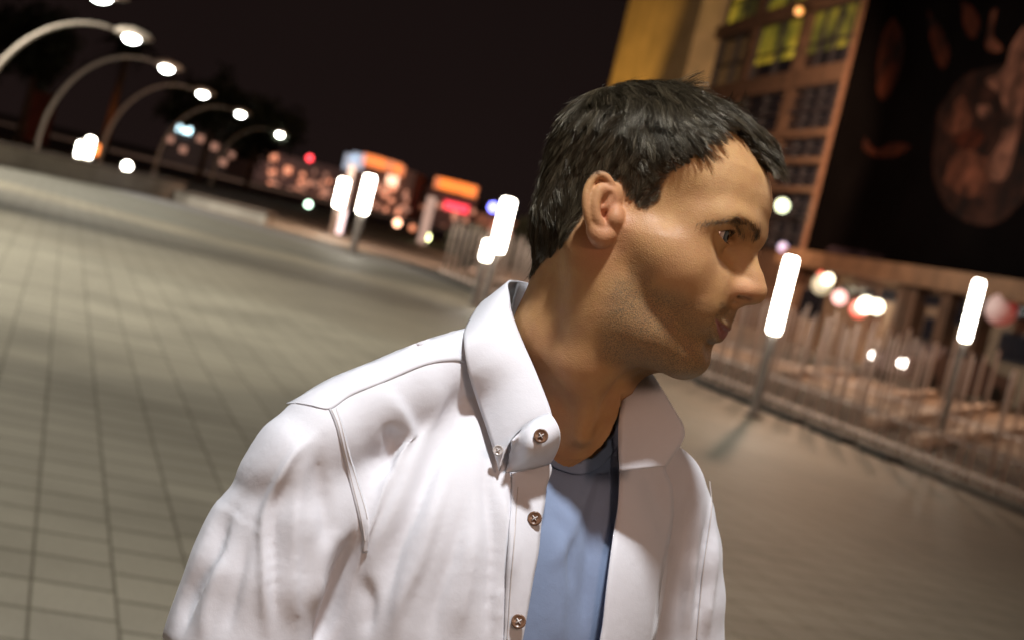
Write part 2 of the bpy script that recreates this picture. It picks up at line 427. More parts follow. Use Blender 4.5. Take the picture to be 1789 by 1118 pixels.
# ---- railings: every picket a part
PICK = simple('brushed steel picket', (.62, .48, .41), .5, .2, .15, 5)
def railing(name, a0, a1, b, h, sp, label, wid=.045, lean=0):
    r = empty(name, ab((a0+a1)/2, b)); tag(r, label, 'railing'); n = int((a1-a0)/sp); proto = None
    for i in range(min(n, 99)):
        a = a0+sp*(i+.5)
        if proto is None:
            m_ = MB(); m_.tube([(0, 0, 0), (0, 0, h*.98), (0, 0, h)], [wid/2, wid/2, wid/4], 8); proto = m_.build('picket', PICK, r, True); o = proto
        else:
            o = proto.copy(); C_.objects.link(o); o.parent = r; o.matrix_parent_inverse = proto.matrix_parent_inverse.copy()
        o.location = Vector(ab(a, b+(.06 if i % 2 else 0), .02 if lean == 0 else .0)); o.scale = (1, 1, 1-.12*((i*7) % 3)/2)
    m_ = MB(); m_.box(ab((a0+a1)/2, b, .16), (.04, a1-a0, .05), RZ); m_.build('bottom_rail', PICK, r)
    return r
railing('railing', 12, 44, 10.62, 1.62, .34, 'front row of tall pale metal pickets along the plaza edge', .042)
railing('railing', 14, 52, 13.6, 1.5, .6, 'second row of metal pickets standing behind the front row', .045)

railing('railing', 16, 56, 17.5, 1.5, .7, 'third, farthest row of thin metal pickets near the parked car', .045)
# ---- lit columns
TUBE = emit('lit tube', (1.0, .93, .80), 26.0); POLEM = simple('grey painted steel', (.14, .115, .10), .5, .3, .1)
def column(pos, zb, zt, label, r=.075, st=None):
    o = empty('light_column', pos); tag(o, label, 'lamp', 'upright tube lamps round the plaza')
    MB().tube([pos+np.array([0, 0, z]) for z in (0, .04, .041, zb)], [r*1.5, r*1.5, r*.75, r*.75], 16).build('pole', POLEM, o, True)
    MB().tube([pos+np.array([0, 0, z]) for z in (zb, zb+.03, zt-.03, zt)], [r*.8, r, r, r*.8], 16).build('lit_tube', TUBE, o, True)
    MB().tube([pos+np.array([0, 0, z]) for z in (zt, zt+.04)], [r*.9, r*.7], 16).build('cap', POLEM, o, True)
    return o
def vert_at(px, py, z): p = P(px, py, z); return np.array([p[0], p[1], 0.]), p[2]
def colpx(top, bot, z, label, r=.075):
    pb, hb = vert_at(*bot, z); pt, ht = vert_at(*top, z); return column(pb, hb, ht, label, r)
colpx((1382, 450), (1351, 582), 21.4, 'tall glowing white tube lamp right beside his nose', .085)
colpx((1711, 491), (1685, 595), 26, 'glowing white tube lamp at the far right, before the dark banner', .085)
colpx((887, 348), (868, 440), 34, 'long glowing tube lamp just left of his neck, the taller of two', .14)
colpx((857, 422), (847, 455), 33, 'short glowing tube lamp close below the taller one left of his neck', .10)
colpx((648, 308), (632, 373), 46, 'right of the two bright tubes before the orange-topped tower', .15)
colpx((604, 314), (591, 362), 60, 'left of the two bright tubes, in front of the pale lilac light strip', .18)
colpx((164, 242), (152, 276), 58, 'larger of two tube lamps close together at far left behind the parapet', .14)
colpx((145, 250), (136, 274), 60, 'smaller of two tube lamps close together at far left behind the parapet', .10)
p_, h_ = vert_at(222, 291, 59); o = empty('globe_lamp', p_); tag(o, 'small round glowing lamp low behind the parapet', 'lamp')
MB().tube([p_, p_+np.array([0, 0, max(.2, h_-.12)])], .04, 8).build('post', POLEM, o, True)
def ball(c, r, n=14):
    m_ = MB(); m_.tube([np.array(c)+np.array([0, 0, -r*math.cos(t)]) for t in np.linspace(.12, math.pi-.12, n)], [r*math.sin(t) for t in np.linspace(.12, math.pi-.12, n)], 16); return m_
ball(p_+np.array([0, 0, h_]), .16).build('globe', TUBE, o, True)

# ---- arched street lamps
ARC = simple('galvanised steel arch', (.50, .43, .36), .5, .3, .15, 3); LENS = emit('lamp lens', (.98, 1.0, .93), 55.0)
HL_, LL_ = 4.8, 4.15
def arc_lamp(root):
    base = np.array(root.location); pts = [base, base+np.array([0, 0, .8])]
    for t in np.linspace(0, 1, 22)[1:]:
        an = t*math.pi*.53; pts.append(base+BD*(1-math.cos(an))*3.25+np.array([0, 0, .8+(HL_-.65)*math.sin(an)]))
    MB().tube(pts, [.105]*2+list(np.linspace(.10, .05, 21)), 12).build('arched_pole', ARC, root, True)
    MB().tube([base, base+np.array([0, 0, .05]), base+np.array([0, 0, .051]), base+np.array([0, 0, .3])], [.28, .28, .17, .15], 16).build('base', ARC, root, True)
    hp = base+BD*LL_+np.array([0, 0, HL_-.02]); e = pts[-1]
    MB().tube([e, hp+np.array([0, 0, .10])], .045, 8).build('arm', ARC, root, True)
    m_ = MB(); m_.tube([hp-BD*.55+np.array([0, 0, .12]), hp-BD*.4+np.array([0, 0, .15]), hp+np.array([0, 0, .18]), hp+BD*.5+np.array([0, 0, .14]), hp+BD*.65+np.array([0, 0, .11])], [.05, .14, .19, .12, .03], 12); hd_ = m_.build('lamp_head', ARC, root, True)
    V = []; Fq = []; n1, n2 = 20, 8
    for i in range(n2+1):
        th = math.pi/2*i/n2
        for k in range(n1): an = 2*math.pi*k/n1; V.append(hp+BD*.25*math.cos(an)*math.cos(th)+AD*.20*math.sin(an)*math.cos(th)+np.array([0, 0, -.16*math.sin(th)+.03]))
    for i in range(n2):
        for k in range(n1): Fq.append((i*n1+k, i*n1+(k+1) % n1, (i+1)*n1+(k+1) % n1, (i+1)*n1+k))
    lo = meshobj('lens', V, np.array(Fq), LENS, hd_); return root
heads = [(178, -14, 37.8), (230, 67, 50.4), (291, 120, 63.6), (354, 165, 80.), (420, 200, 95.8), (489, 236, 119.6)]
names = ['arched lamp cut off at the top edge of the picture, nearest of the row', 'arched street lamp whose curved pole runs off the left edge', 'second complete arch of the lamp row, rising beside the two small tube lamps',
         'middle arched street lamp of the row, just left of the pale window light', 'arched street lamp standing in front of the dark tower', 'farthest and smallest arched lamp, left of the tower with lit windows']
proto = None
for (x, y, z), lb in zip(heads, names):
    hp = P(x, y, z); loc = hp-BD*LL_; loc[2] = 0
    if proto is None: proto = empty('arched_street_lamp', loc); arc_lamp(proto); o = proto
    else: o = copy_tree(proto); o.location = loc
    tag(o, lb, 'street lamp', 'row of arched street lamps')
# ---- parapet
WALLM = simple('grey rendered parapet', (.32, .29, .25), .8, 0, .3, .8)
def wallseg(name, p0, p1, h, w, label, mat):
    d = p1-p0; L_ = np.hypot(d[0], d[1]); rz = math.atan2(d[1], d[0]); r = empty(name, (p0+p1)/2*np.array([1, 1, 0])); tag(r, label, 'wall')
    c = (p0+p1)/2; MB().box((c[0], c[1], h/2), (L_, w, h), rz).build('wall', mat, r)
    MB().box((c[0], c[1], h+.04), (L_+.1, w+.12, .08), rz).build('coping', KERB, r); return r
wallseg('parapet_wall', ground(-200, 250), ground(308, 352), .62, .4, 'long low grey parapet behind the arched lamps at far left', WALLM)
wallseg('parapet_wall', ground(309, 353), ground(468, 394), .36, .4, 'nearer end of the low grey parapet, below the dark tower', WALLM)

# ---- facade on the right
FD = np.array([-.172, .985, 0]); FD /= np.linalg.norm(FD); F0 = P(1420, 460, 69.); F0[2] = 0; FN = np.array([-FD[1], FD[0], 0])   # normal towards the plaza
def fac(px, py, off=0.):
    r = ray(px, py); o = F0+FN*off; t = ((o-CAM)@FN)/(r@FN); p = CAM+r*t-F0; return -(p@FD), p[2]      # s grows to the right
def fp(s, h, off=0.): return F0-FD*s+FN*off+np.array([0, 0, h])
FRZ = math.atan2(-FD[1], -FD[0])
def fbox(m_, s0, s1, h0, h1, d0, d1): return m_.box(fp((s0+s1)/2, (h0+h1)/2, (d0+d1)/2), (s1-s0, abs(d1-d0), h1-h0), FRZ)
BRICK = simple('brick', (.10, .052, .03), .85, 0, .35, 1.5); STONE = simple('pale stone pier', (.55, .42, .22), .8, 0, .25, .6)
FRAME = simple('dark window frame', (.03, .025, .03), .5); GLASSD = simple('dark glass', (.014, .014, .020), .12, 0, .3, .4, .8)
def litwin():
    mt, nt, bs = nm('window lit from inside'); f = noise(nt, .42, 3, .6); f2 = noise(nt, 1.6, 2, .5)
    c = ramp(nt, f, [(.36, (.02, .018, .004)), (.48, (.16, .13, .012)), (.60, (.34, .22, .015)), (.72, (.75, .55, .05))])
    nt.links.new(c, bs.inputs['Emission Color']); bs.inputs['Emission Strength'].default_value = .75; bs.inputs['Base Color'].default_value = (.02, .02, .02, 1); return mt
LITW = litwin()
bld = empty('brick_building', fp(-10, 0)); tag(bld, 'brick building with tall windows lit yellow upstairs and a pale corner pier', 'building')
sL = fac(1085, 145)[0]; sC = fac(1240, 100)[0]; sE = fac(1452, 260)[0]
m_ = MB(); fbox(m_, fac(1112, 60)[0], 30, 0, 30, -9, -.5); m_.build('wall', BRICK, bld)
m_ = MB(); fbox(m_, fac(1108, 60)[0], fac(1222, 100)[0]+1.0, 0, 40, -6, .9); m_.build('corner_pier', STONE, bld)
m_ = MB(); fbox(m_, fac(1228, 100)[0], fac(1240, 100)[0], 0, 40, -.5, 1.2); m_.build('pilaster', STONE, bld)
sb = [fac(x, 105)[0] for x in (1240, 1300, 1308, 1382, 1392, 1500)]
def hs(x, ys): return [fac(x, y)[1] for y in ys]
rows = [hs(1440, p) for p in ((14, 112), (148, 182), (190, 222), (240, 272), (288, 325), (340, 378), (392, 440))]
rows.insert(0, [rows[0][1]*0+hs(1440, (-110, -12))[0], hs(1440, (-110, -12))[1]])
for ri, (ht, hb) in enumerate(rows):
    for bi, (s0, s1) in enumerate(((sb[0]+.5, sb[1]), (sb[2], sb[3]), (sb[4], sb[5]-.9))):
        lit = (ri == 0) or (ri == 1 and bi in (1, 2))
        w = MB(); fbox(w, s0-.15, s1+.15, hb-.12, hb, -.5, -.22); fbox(w, s0-.15, s1+.15, ht, ht+.12, -.5, -.22); fbox(w, s0-.15, s0, hb, ht, -.5, -.22); fbox(w, s1, s1+.15, hb, ht, -.5, -.22)
        nmul = 4 if bi == 2 else 2
        for k in range(1, nmul): sc_ = s0+(s1-s0)*k/nmul; fbox(w, sc_-.07, sc_+.07, hb, ht, -.46, -.26)
        fbox(w, s0, s1, hb+(ht-hb)*.45-.06, hb+(ht-hb)*.45+.06, -.455, -.265)
        fr = w.build('window', FRAME, bld); g = MB(); fbox(g, s0, s1, hb+((ht-hb)*.3 if lit and ri == 1 else 0), ht, -.44, -.40); g.build('pane', LITW if lit else GLASSD, fr)
        if lit and ri == 1: g = MB(); fbox(g, s0, s1, hb, hb+(ht-hb)*.3, -.44, -.40); g.build('pane', GLASSD, fr)
for s_ in (sb[1]+.3, sb[3]+.5, sb[5]-.4): m_ = MB(); fbox(m_, s_-.45, s_+.45, 0, 30, -.5, -.05); m_.build('brick_pier', BRICK, bld)
for y0, y1 in ((-12, 12), (114, 146), (224, 238), (274, 286), (327, 338)):
    h1, h0 = hs(1440, (y0, y1)); m_ = MB(); fbox(m_, sb[0], sb[5], h0, h1, -.5, .05); m_.build('string_course', BRICK, bld)
# ground floor shops
SHOPW = simple('shop front wall', (.22, .15, .10), .8, 0, .4, .8)
hT = fac(1600, 478)[1]
m_ = MB(); fbox(m_, sb[5]-2, 40, hT-.5, hT+.2, -.5, .8); m_.build('canopy', simple('canopy fascia', (.20, .11, .06), .7, 0, .3, 1), bld)
m_ = MB(); fbox(m_, sb[5]-2, 40, 0, hT-.5, -.5, -.2); m_.build('shop_front', SHOPW, bld)
for x0, x1, y0, y1 in ((1400, 1425, 500, 560), (1466, 1490, 495, 520), (1500, 1523, 500, 522), (1536, 1562, 503, 530), (1606, 1640, 512, 538), (1612, 1632, 550, 600), (1660, 1675, 520, 570), (1745, 1789, 575, 640), (1770, 1789, 530, 560)):
    s0, h1 = fac(x0, y0); s1, h0 = fac(x1, y1); w = MB(); fbox(w, s0, s1, max(.05, h0), h1, -.2, -.1); f_ = w.build('window', FRAME, bld); g = MB(); fbox(g, s0+.12, s1-.12, max(.15, h0+.1), h1-.1, -.1, -.07); g.build('pane', GLASSD, f_)
for x0 in (1572, 1592, 1652, 1710): s0, _ = fac(x0, 540); m_ = MB(); fbox(m_, s0, s0+.8, 0, hT-.5, -.2, .25); m_.build('column', BRICK, bld)
# lights and signs on the shop fronts
def dot(name, px, py, z, r, col, s, label, cat='light', par=None, off=None, group=None):
    c = P(px, py, z); o = ball(c, r, 10).build(name, emit(name+' glow', col, s), par, True)
    if par is None: tag(o, label, cat, group)
    return o
def zf(px, py, off=.6):
    r = ray(px, py); return ((F0+FN*off-CAM)@FN)/(r@FN)
for x, y, r, c, s, lb in ((1447, 488, .22, (1, .85, .6), 6, 'warm white globe over the shop window, upper left of the shop lights'), (1436, 498, .42, (.55, .5, .3), .9, 'dim greenish shop lamp left of the white globe'),
                          (1467, 520, .30, (1, .5, .45), 2.0, 'pink glowing lantern on the shop front'), (1513, 533, .30, (1, .93, .7), 7, 'left half of the bright white pair of shop lights'),
                          (1532, 536, .26, (1, .93, .7), 6, 'right half of the bright white pair of shop lights'), (1500, 540, .34, (.9, .03, .015), 1.6, 'red glowing shop light under the bright white pair'),
                          (1434, 480, .12, (.9, .03, .01), 2.5, 'tiny red light above the globe on the shop front'), (1748, 549, .16, (1, .02, .03), 9, 'bright red light on the shop front at the far right'), (1749, 542, .5, (.6, .01, .02), .25, 'faint red lit sign behind the bright red light')):
    dot('shop_light', x, y, zf(x, y), r, c, s, lb, 'light', group='lights on the shop fronts')
dot('window_lamp', 1367, 360, zf(1367, 360, .8), .30, (.85, .95, .6), 3.5, 'pale green-white lamp on the facade between forehead and tube lamp', 'light')
dot('window_lamp', 1368, 433, zf(1368, 433, .8), .22, (.3, .3, 1), .8, 'faint blue light on the facade above the tube lamp', 'light')
dot('window_lamp', 1396, 20, zf(1396, 20, .8), .2, (1, .35, .02), 1.6, 'small orange lamp at the lit upper windows', 'light')
# banner
BS0, _ = fac(1470, 200); bh0 = fac(1470, 462)[1]
def banner_mat():
    mt, nt, bs = nm('printed banner'); L = nt.links; tc = nt.nodes.new('ShaderNodeTexCoord').outputs['Object']
    n1 = nd(nt, 'ShaderNodeTexNoise', Scale=.16, Detail=4, Roughness=.6, Distortion=1.3); L.new(tc, n1.inputs['Vector'])
    L.new(ramp(nt, n1.outputs['Fac'], [(.50, (.003, .003, .003)), (.57, (.05, .012, .006)), (.66, (.16, .045, .02)), (.74, (.30, .14, .09))]), bs.inputs['Base Color']); bs.inputs['Roughness'].default_value = .6; return mt
ban = empty('banner', fp(BS0+10, bh0)); tag(ban, 'huge dark printed banner with blurred orange shapes covering the facade at right', 'banner')
BK = simple('banner black', (.003, .0024, .0024), .9, 0, .3, .2, 0)
m_ = MB(); fbox(m_, BS0, BS0+38, bh0, 34, .02, .10); m_.build('banner_cloth', BK, ban)
def blotch(pts, col, nm_='printed_shape', off=.104):
    A = spl(pts+[pts[0]], 40)[:-1]; V = []
    for x, y in A: s_, h_ = fac(x, y, .1); V.append(fp(s_, h_, off))
    V2 = [v+FN*.004 for v in V]; n = len(V)
    return meshobj(nm_, V+V2, [tuple(range(n)), tuple(range(n, 2*n))[::-1]]+[(i, (i+1) % n, n+(i+1) % n, n+i) for i in range(n)], ragged(nm_, col), ban, False)
O1, O2, O3 = (.055, .013, .006), (.12, .042, .024), (.20, .09, .06)
blotch([(1640, 190), (1690, 130), (1760, 110), (1789, 60), (1800, 300), (1770, 370), (1720, 395), (1660, 370), (1630, 300)], (.030, .012, .008), off=.1025)
blotch([(1560, 30), (1578, 60), (1575, 110), (1558, 160), (1540, 175), (1532, 140), (1540, 70)], O1)
blotch([(1622, 18), (1646, 55), (1660, 95), (1644, 120), (1626, 70)], O1); blotch([(1680, 0), (1705, 20), (1712, 50), (1700, 68), (1684, 45)], O1, off=.105)
blotch([(1512, 240), (1530, 262), (1560, 250), (1590, 256), (1560, 275), (1525, 272), (1508, 258)], O1)
blotch([(1789, 45), (1765, 85), (1755, 120), (1722, 142), (1745, 165), (1756, 200), (1748, 250), (1722, 290), (1738, 318), (1765, 300), (1782, 215), (1796, 150), (1800, 60)], O3)
blotch([(1655, 200), (1680, 170), (1700, 195), (1690, 225), (1665, 235), (1650, 225)], O2); blotch([(1705, 185), (1730, 185), (1738, 200), (1715, 208)], O3)
blotch([(1665, 240), (1700, 225), (1722, 240), (1700, 262), (1670, 258)], O1); 
blotch([(1648, 318), (1672, 262), (1722, 276), (1735, 300), (1700, 345), (1664, 330)], O2); blotch([(1700, 325), (1722, 330), (1715, 350), (1703, 345)], O2, off=.106)
blotch([(1733, 20), (1742, 18), (1735, 60), (1752, 85), (1740, 92), (1722, 80)], O2); blotch([(1452, 430), (1535, 445), (1532, 455), (1450, 441)], (.035, .022, .03))
m_ = MB(); fbox(m_, BS0-.45, BS0, bh0-1, 34, -.05, .2); m_.build('banner_edge', simple('banner edge trim', (.20, .10, .06), .6), ban)

# ---- parked car beyond the railings
def car(px, py, z, yaw, label, col):
    g = P(px, py, z); g[2] = 0; r = empty('parked_car', g, yaw); tag(r, label, 'car'); ca, sa = math.cos(yaw), math.sin(yaw)
    def T(x, y, zz): return g+np.array([x*ca-y*sa, x*sa+y*ca, zz])
    prof = [(-2.15, .35), (-2.2, .7), (-2.0, .9), (-1.2, .98), (-.65, 1.38), (.7, 1.42), (1.4, 1.02), (2.1, .95), (2.2, .6), (2.15, .3)]
    V = []; n = len(prof)
    for w in (-.86, -.80, .80, .86):
        for x, zz in prof:
            k = .80 if zz > 1.1 else 1; V.append(T(x, w*k if abs(w) < .85 else w*k*.98, zz-(0 if abs(w) < .85 else .05)))
    Fq = [(j*n+i, j*n+(i+1) % n, (j+1)*n+(i+1) % n, (j+1)*n+i) for j in range(3) for i in range(n)]+[tuple(range(n)), tuple(range(3*n, 4*n))[::-1]]
    b = meshobj('body', V, Fq, simple('car paint', col, .25, .3, .05), r); md = b.modifiers.new('b', 'BEVEL'); md.width = .05; md.segments = 3
    for x in (-1.35, 1.35):
        for w in (-.82, .82): MB().tube([T(x, w-.1, .32), T(x, w+.1, .32)], .32, 20).build('wheel', simple('tyre', (.015,)*3, .8), r, True)
    for w in (-.83, .83):
        m_ = MB(); m_.f.append((0, 1, 2, 3)); m_.v += [tuple(T(-.95, w*.93, 1.03)), tuple(T(1.15, w*.93, 1.05)), tuple(T(.65, w*.84, 1.36)), tuple(T(-.6, w*.84, 1.33))]; m_.build('side_window', GLASSD, r)
    for w in (-.6, .6): ball(T(-2.17, w, .68), .13, 8).build('headlight', emit('headlight', (1, .9, .8), 14), r, True)
    return r
car(1652, 628, 47, math.radians(30), 'parked car with its pale headlights on beyond the railings', (.20, .14, .13))

# ---- far towers
def tower(name, x0, x1, yt, z, label, col=(.03, .022, .022), dep=40):
    g0, g1 = P(x0, yt[0], z), P(x1, yt[1], z); w = np.hypot(*(g1-g0)[:2]); h = max(g0[2], g1[2]); c = (g0+g1)/2; rz = math.atan2(*(g1-g0)[[1, 0]])
    r = empty(name, (c[0], c[1], 0), rz); tag(r, label, 'building'); n = np.array([math.sin(rz), -math.cos(rz), 0])
    MB().box(np.array([c[0], c[1], h/2])-n*dep/2, (w, dep, h), rz).build('walls', simple(name+' wall', tuple(min(.9, c*8) for c in col), .8, 0, .4, .05), r)
    return r, c, n, rz, z
def tw_light(T_, px, py, w, h, mat, name='window'):
    r, c, n, rz, z = T_; rr = ray(px, py); o = c+n*.35; t = ((o-CAM)@n)/(rr@n); p = CAM+rr*t
    MB().box(p, (w, .3, h), rz).build(name, mat, r)
WA = [emit('warm window', (1.0, .32, .15), s) for s in (.26, .55, 1.2)]
WB = emit('white window', (1, .55, .35), 2.4); ORG = emit('orange crown light', (1, .20, .015), .75); REDS = emit('red sign', (1, .01, .05), 2.4)
LIL = emit('lilac light strip', (.72, .50, .62), 1.3); LILD = emit('dim lilac strip', (.45, .25, .25), .33); BLW = emit('blue white light', (.55, .75, 1), .45); GRW = emit('green white light', (.7, 1, .75), 9); YEW = emit('yellow lamp', (.95, 1, .45), 14); BLU = emit('blue light', (.2, .2, 1), 9)
R2 = np.random.default_rng(5)
T1 = tower('apartment_tower', 452, 598, (268, 296), 330, 'broad dark tower dotted with warm windows, left of the bright tubes')
for i in range(78):
    t = R2.random(); x = 472+t*112; y0 = 285+t*22; y1 = 372+t*30; y = R2.uniform(y0, y1); tw_light(T1, x, y, R2.uniform(.5, 1.0), .8, WA[R2.choice(3, p=[.45, .35, .2])])
for x, y in ((503, 292), (478, 270)): tw_light(T1, x, y+6, 1.4, 1.4, WA[2])
T2 = tower('apartment_tower', 606, 724, (272, 318), 320, 'tall tower with glowing orange crown behind the two bright tubes', (.035, .022, .018))
for i in range(60):
    t = R2.random(); x = 640+t*76; y = R2.uniform(310+t*20, 425); tw_light(T2, x, y, R2.uniform(.5, 1.0), .8, WA[R2.choice(3, p=[.4, .4, .2])])
for x, y, w in ((643, 280, 2.4), (652, 282, 3), (663, 286, 2), (676, 289, 3), (688, 293, 3), (698, 299, 2)): tw_light(T2, x, y, w, 2.2, ORG, 'crown_light')
for x, y in ((685, 316), (691, 404)): tw_light(T2, x, y, 2.2, 1.8, WB)
for x, y in ((612, 284), (625, 282)): tw_light(T2, x, y, 2.6, 3.2, BLW, 'corner_light')
T3 = tower('office_tower', 722, 835, (322, 348), 340, 'dark tower with orange crown and red sign right of the tubes', (.03, .02, .018))
for x, y, w in ((775, 322, 4), (792, 326, 6), (812, 331, 5), (822, 335, 3)): tw_light(T3, x, y, w, 2.4, ORG, 'crown_light')
tw_light(T3, 797, 363, 5.2, 1.7, REDS, 'red_sign')
for i in range(26): x = R2.uniform(735, 832); y = R2.uniform(350+(x-735)*.2, 440); tw_light(T3, x, y, 1., 1., WA[R2.choice(2)])
T4 = tower('office_tower', 292, 405, (214, 245), 300, 'dark tower behind the fourth arch with one pale cyan light', (.006, .005, .005))
tw_light(T4, 322, 227, 2.6, 1.1, emit('cyan light', (.6, .9, 1), 5.5)); 
for x, y in ((298, 244), (350, 243), (320, 262), (375, 257), (390, 284), (404, 271)): tw_light(T4, x, y, 1.2, 1.2, WA[0])
T5 = tower('low_block', 835, 990, (372, 410), 300, 'low brown block behind the taller tube lamp left of his neck', (.10, .045, .03))
for i in range(22): x = R2.uniform(845, 930); y = R2.uniform(392, 470); tw_light(T5, x, y, 1.2, 1.2, WA[R2.choice(2)])
def strip(name, top, bot, z, w, mat, label):
    a, b = P(*top, z), P(*bot, z); o = MB().box((a+b)/2*np.array([1, 1, 1]), (w, w, abs(a[2]-b[2])), 0).build(name, mat)
    o2 = tag(o, label, 'light strip'); return o
def mast(name, top, bot, z, w, mat, label):
    a, b = P(*top, z), P(*bot, z); r = empty(name, (b[0], b[1], 0)); tag(r, label, 'light pylon')
    MB().box(((a[0]+b[0])/2, (a[1]+b[1])/2, (a[2]+b[2])/2), (w, w, a[2]-b[2]), 0).build('lit_shaft', mat, r)
    MB().box(((a[0]+b[0])/2, (a[1]+b[1])/2, b[2]/2), (w*.8, w*.8, b[2]), 0).build('base_shaft', POLEM, r)
mast('light_pylon', (617, 288), (599, 366), 64, .26, LILD, 'dim upper shaft of the lilac pylon behind the left tube'); mast('light_pylon', (599, 366), (587, 409), 62, .36, LIL, 'bright lilac lit shaft below the left bright tube')
mast('light_pylon', (757, 345), (735, 425), 80, .45, LILD, 'dim pink lit pylon left of the tower with the red sign')
def far_lamp(px, py, z, r, mat, label):
    p, h = vert_at(px, py, z); o = empty('street_lamp', p); tag(o, label, 'street lamp'); MB().tube([p, p+np.array([0, 0, max(.3, h)])], .08, 6).build('post', POLEM, o, True); ball(p+np.array([0, 0, max(.35, h)]), r, 8).build('globe', mat, o, True)
far_lamp(741, 428, 90, .22, YEW, 'small yellow-white lamp below the red sign'); far_lamp(531, 391, 110, .2, GRW, 'small greenish white lamp at the foot of the broad tower')
far_lamp(862, 363, 200, .6, BLU, 'blue light beside the top of the taller tube lamp'); far_lamp(541, 277, 280, .55, emit('red beacon', (1, .03, .05), 5), 'small red beacon above the broad tower')
far_lamp(714, 426, 120, .25, WA[2], 'small orange lamp left of the yellow-white lamp'); far_lamp(691, 404, 130, .3, emit('peach lamp', (1, .5, .3), 6), 'peach coloured lamp below the orange crown')

# ---- dark trees behind the parapet
LEAF = simple('dark foliage', (.018, .022, .010), .7, 0, .5, 2); BARK = simple('bark', (.08, .045, .025), .9, 0, .3, 3)
def tree(px, py, z, h, rad, label, palm=False, seed=0):
    g = P(px, py, z); g[2] = 0; r = empty('palm_tree' if palm else 'tree', g); tag(r, label, 'tree'); rg = np.random.default_rng(seed)
    MB().tube([g, g+np.array([.1, 0, h*.5]), g+np.array([.2, .1, h*.8])], [h*.035, h*.028, h*.02], 8).build('trunk', BARK, r, True)
    V = []; Fq = []
    def leaf(c, a, b):
        n = len(V); V.extend([c-a-b*.3, c-b, c+a-b*.3, c+b]); Fq.append((n, n+1, n+2, n+3))
    top = g+np.array([.2, .1, h*.8])
    if palm:
        for k in range(26):
            an = rg.uniform(0, 6.28); el = rg.uniform(-.3, 1.2); d = np.array([math.cos(an)*math.cos(el), math.sin(an)*math.cos(el), math.sin(el)])
            for t in np.linspace(.1, 1, 16):
                c = top+d*rad*t-np.array([0, 0, rad*.75*t*t]); sd = np.cross(d, [0, 0, 1.]); sd /= np.linalg.norm(sd)
                for q in (-1, 1): leaf(c+sd*q*rad*.13*(1.1-t), sd*rad*.13*(1.15-t), d*rad*.03)
    else:
        cl = top+rg.normal(size=(26, 3))*rad*np.array([.42, .42, .32])
        for c0 in cl:
            for _ in range(90): leaf(c0+rg.normal(size=3)*rad*.17, rg.normal(size=3)*.18, rg.normal(size=3)*.14)
    meshobj('crown', V, Fq, LEAF, r, False)
tree(178, 268, 110, 9.5, 3.6, 'palm lit orange from below behind the pair of small tubes', True, 1); tree(30, 250, 100, 7, 3.0, 'dark tree behind the parapet at the left edge', False, 2)
tree(345, 318, 120, 7, 3.2, 'dark tree behind the parapet between the last two arches', False, 3); tree(425, 345, 130, 6.5, 3, 'dark tree at the left foot of the broad tower', False, 4)
tree(800, 470, 60, 1.1, .6, 'low shrub behind the railings near the yellow lamp', False, 6); tree(915, 470, 70, 2.0, 1.0, 'bushy tree close behind his neck', False, 7)
dot('uplight', 168, 262, 95, .35, (1, .25, .04), 2.5, 'orange uplight at the foot of the palm', 'light')
# reddish wall behind the parapet
wallseg('red_wall', P(38, 262, 115), P(78, 270, 115), 3.6, .5, 'dark red wall patch behind the parapet at far left', simple('red wall', (.16, .03, .012), .8, 0, .5, .5))
# ---- lights for the setting, most with no visible source
lamp('unseen_flood_light', 'SPOT', (-16, 18, 13), (-8, 19, 0), 25500, (1, .95, .80), .5, 62, .6)  # this and the next two: unseen floods added to light the plaza evenly
lamp('unseen_flood_light', 'SPOT', (-24, 40, 14), (-11, 42, 0), 33000, (1, .95, .82), .5, 85, .6)
lamp('unseen_flood_light', 'SPOT', (-12, 2, 9), (-3.0, 6.5, 0), 9500, (1, .95, .82), .4, 44, .6)
lamp('unseen_street_light', 'SPOT', (14, 10, 9), (11.5, 25, 0), 3600, (1, .62, .42), .4, 90, .7)
lamp('unseen_street_light', 'SPOT', (8, 44, 10), (11, 36, 0), 5000, (1, .6, .38), .4, 120, .7)
lamp('unseen_street_light', 'SPOT', (4, 62, 10), tuple(fp(-6, 7)), 12000, (1, .66, .42), .4, 90, .8)
lamp('pier_uplight', 'SPOT', tuple(fp(sL+6, .8, 12)), tuple(fp(sL+5, 17)), 11000, (1, .56, .13), .3, 75, .6)
lamp('palm_uplight', 'SPOT', tuple(P(168, 262, 104)*np.array([1, 1, 0])+np.array([0, 0, .5])), tuple(P(180, 200, 110)), 700, (1, .35, .1), .2, 40, .9)
lamp('unseen_street_light', 'SPOT', (-6, 52, 9), (-2, 62, 0), 14000, (1, .62, .42), .4, 130, .8)  # added to brighten the ground beyond the plaza, source unseen
lamp('tower_fill_light', 'SPOT', (-40, 180, 30), (-50, 320, 20), 160000, (1, .68, .55), 4, 120, .6)  # added so the far tower walls show, no such lamp there
lamp('banner_light', 'SPOT', tuple(fp(16, 1.0, 14)), tuple(fp(16, 16)), 9000, (1, .8, .65), .3, 90, .8)
# ------------------------------------------------------------------ the man: head and neck
person = empty('person', t2w((0, 0, 0)))
tag(person, 'dark haired man in an open white shirt and blue tee, head turned aside', 'person')
HH = 1.2
hv = Vol((-92, -112, -222), (104, 128, 134), HH)
# cranium
hv.ell((0, 4, 52), (73, 94, 73), 1)
hv.ell((0, -34, 8), (62, 54, 50), 20)
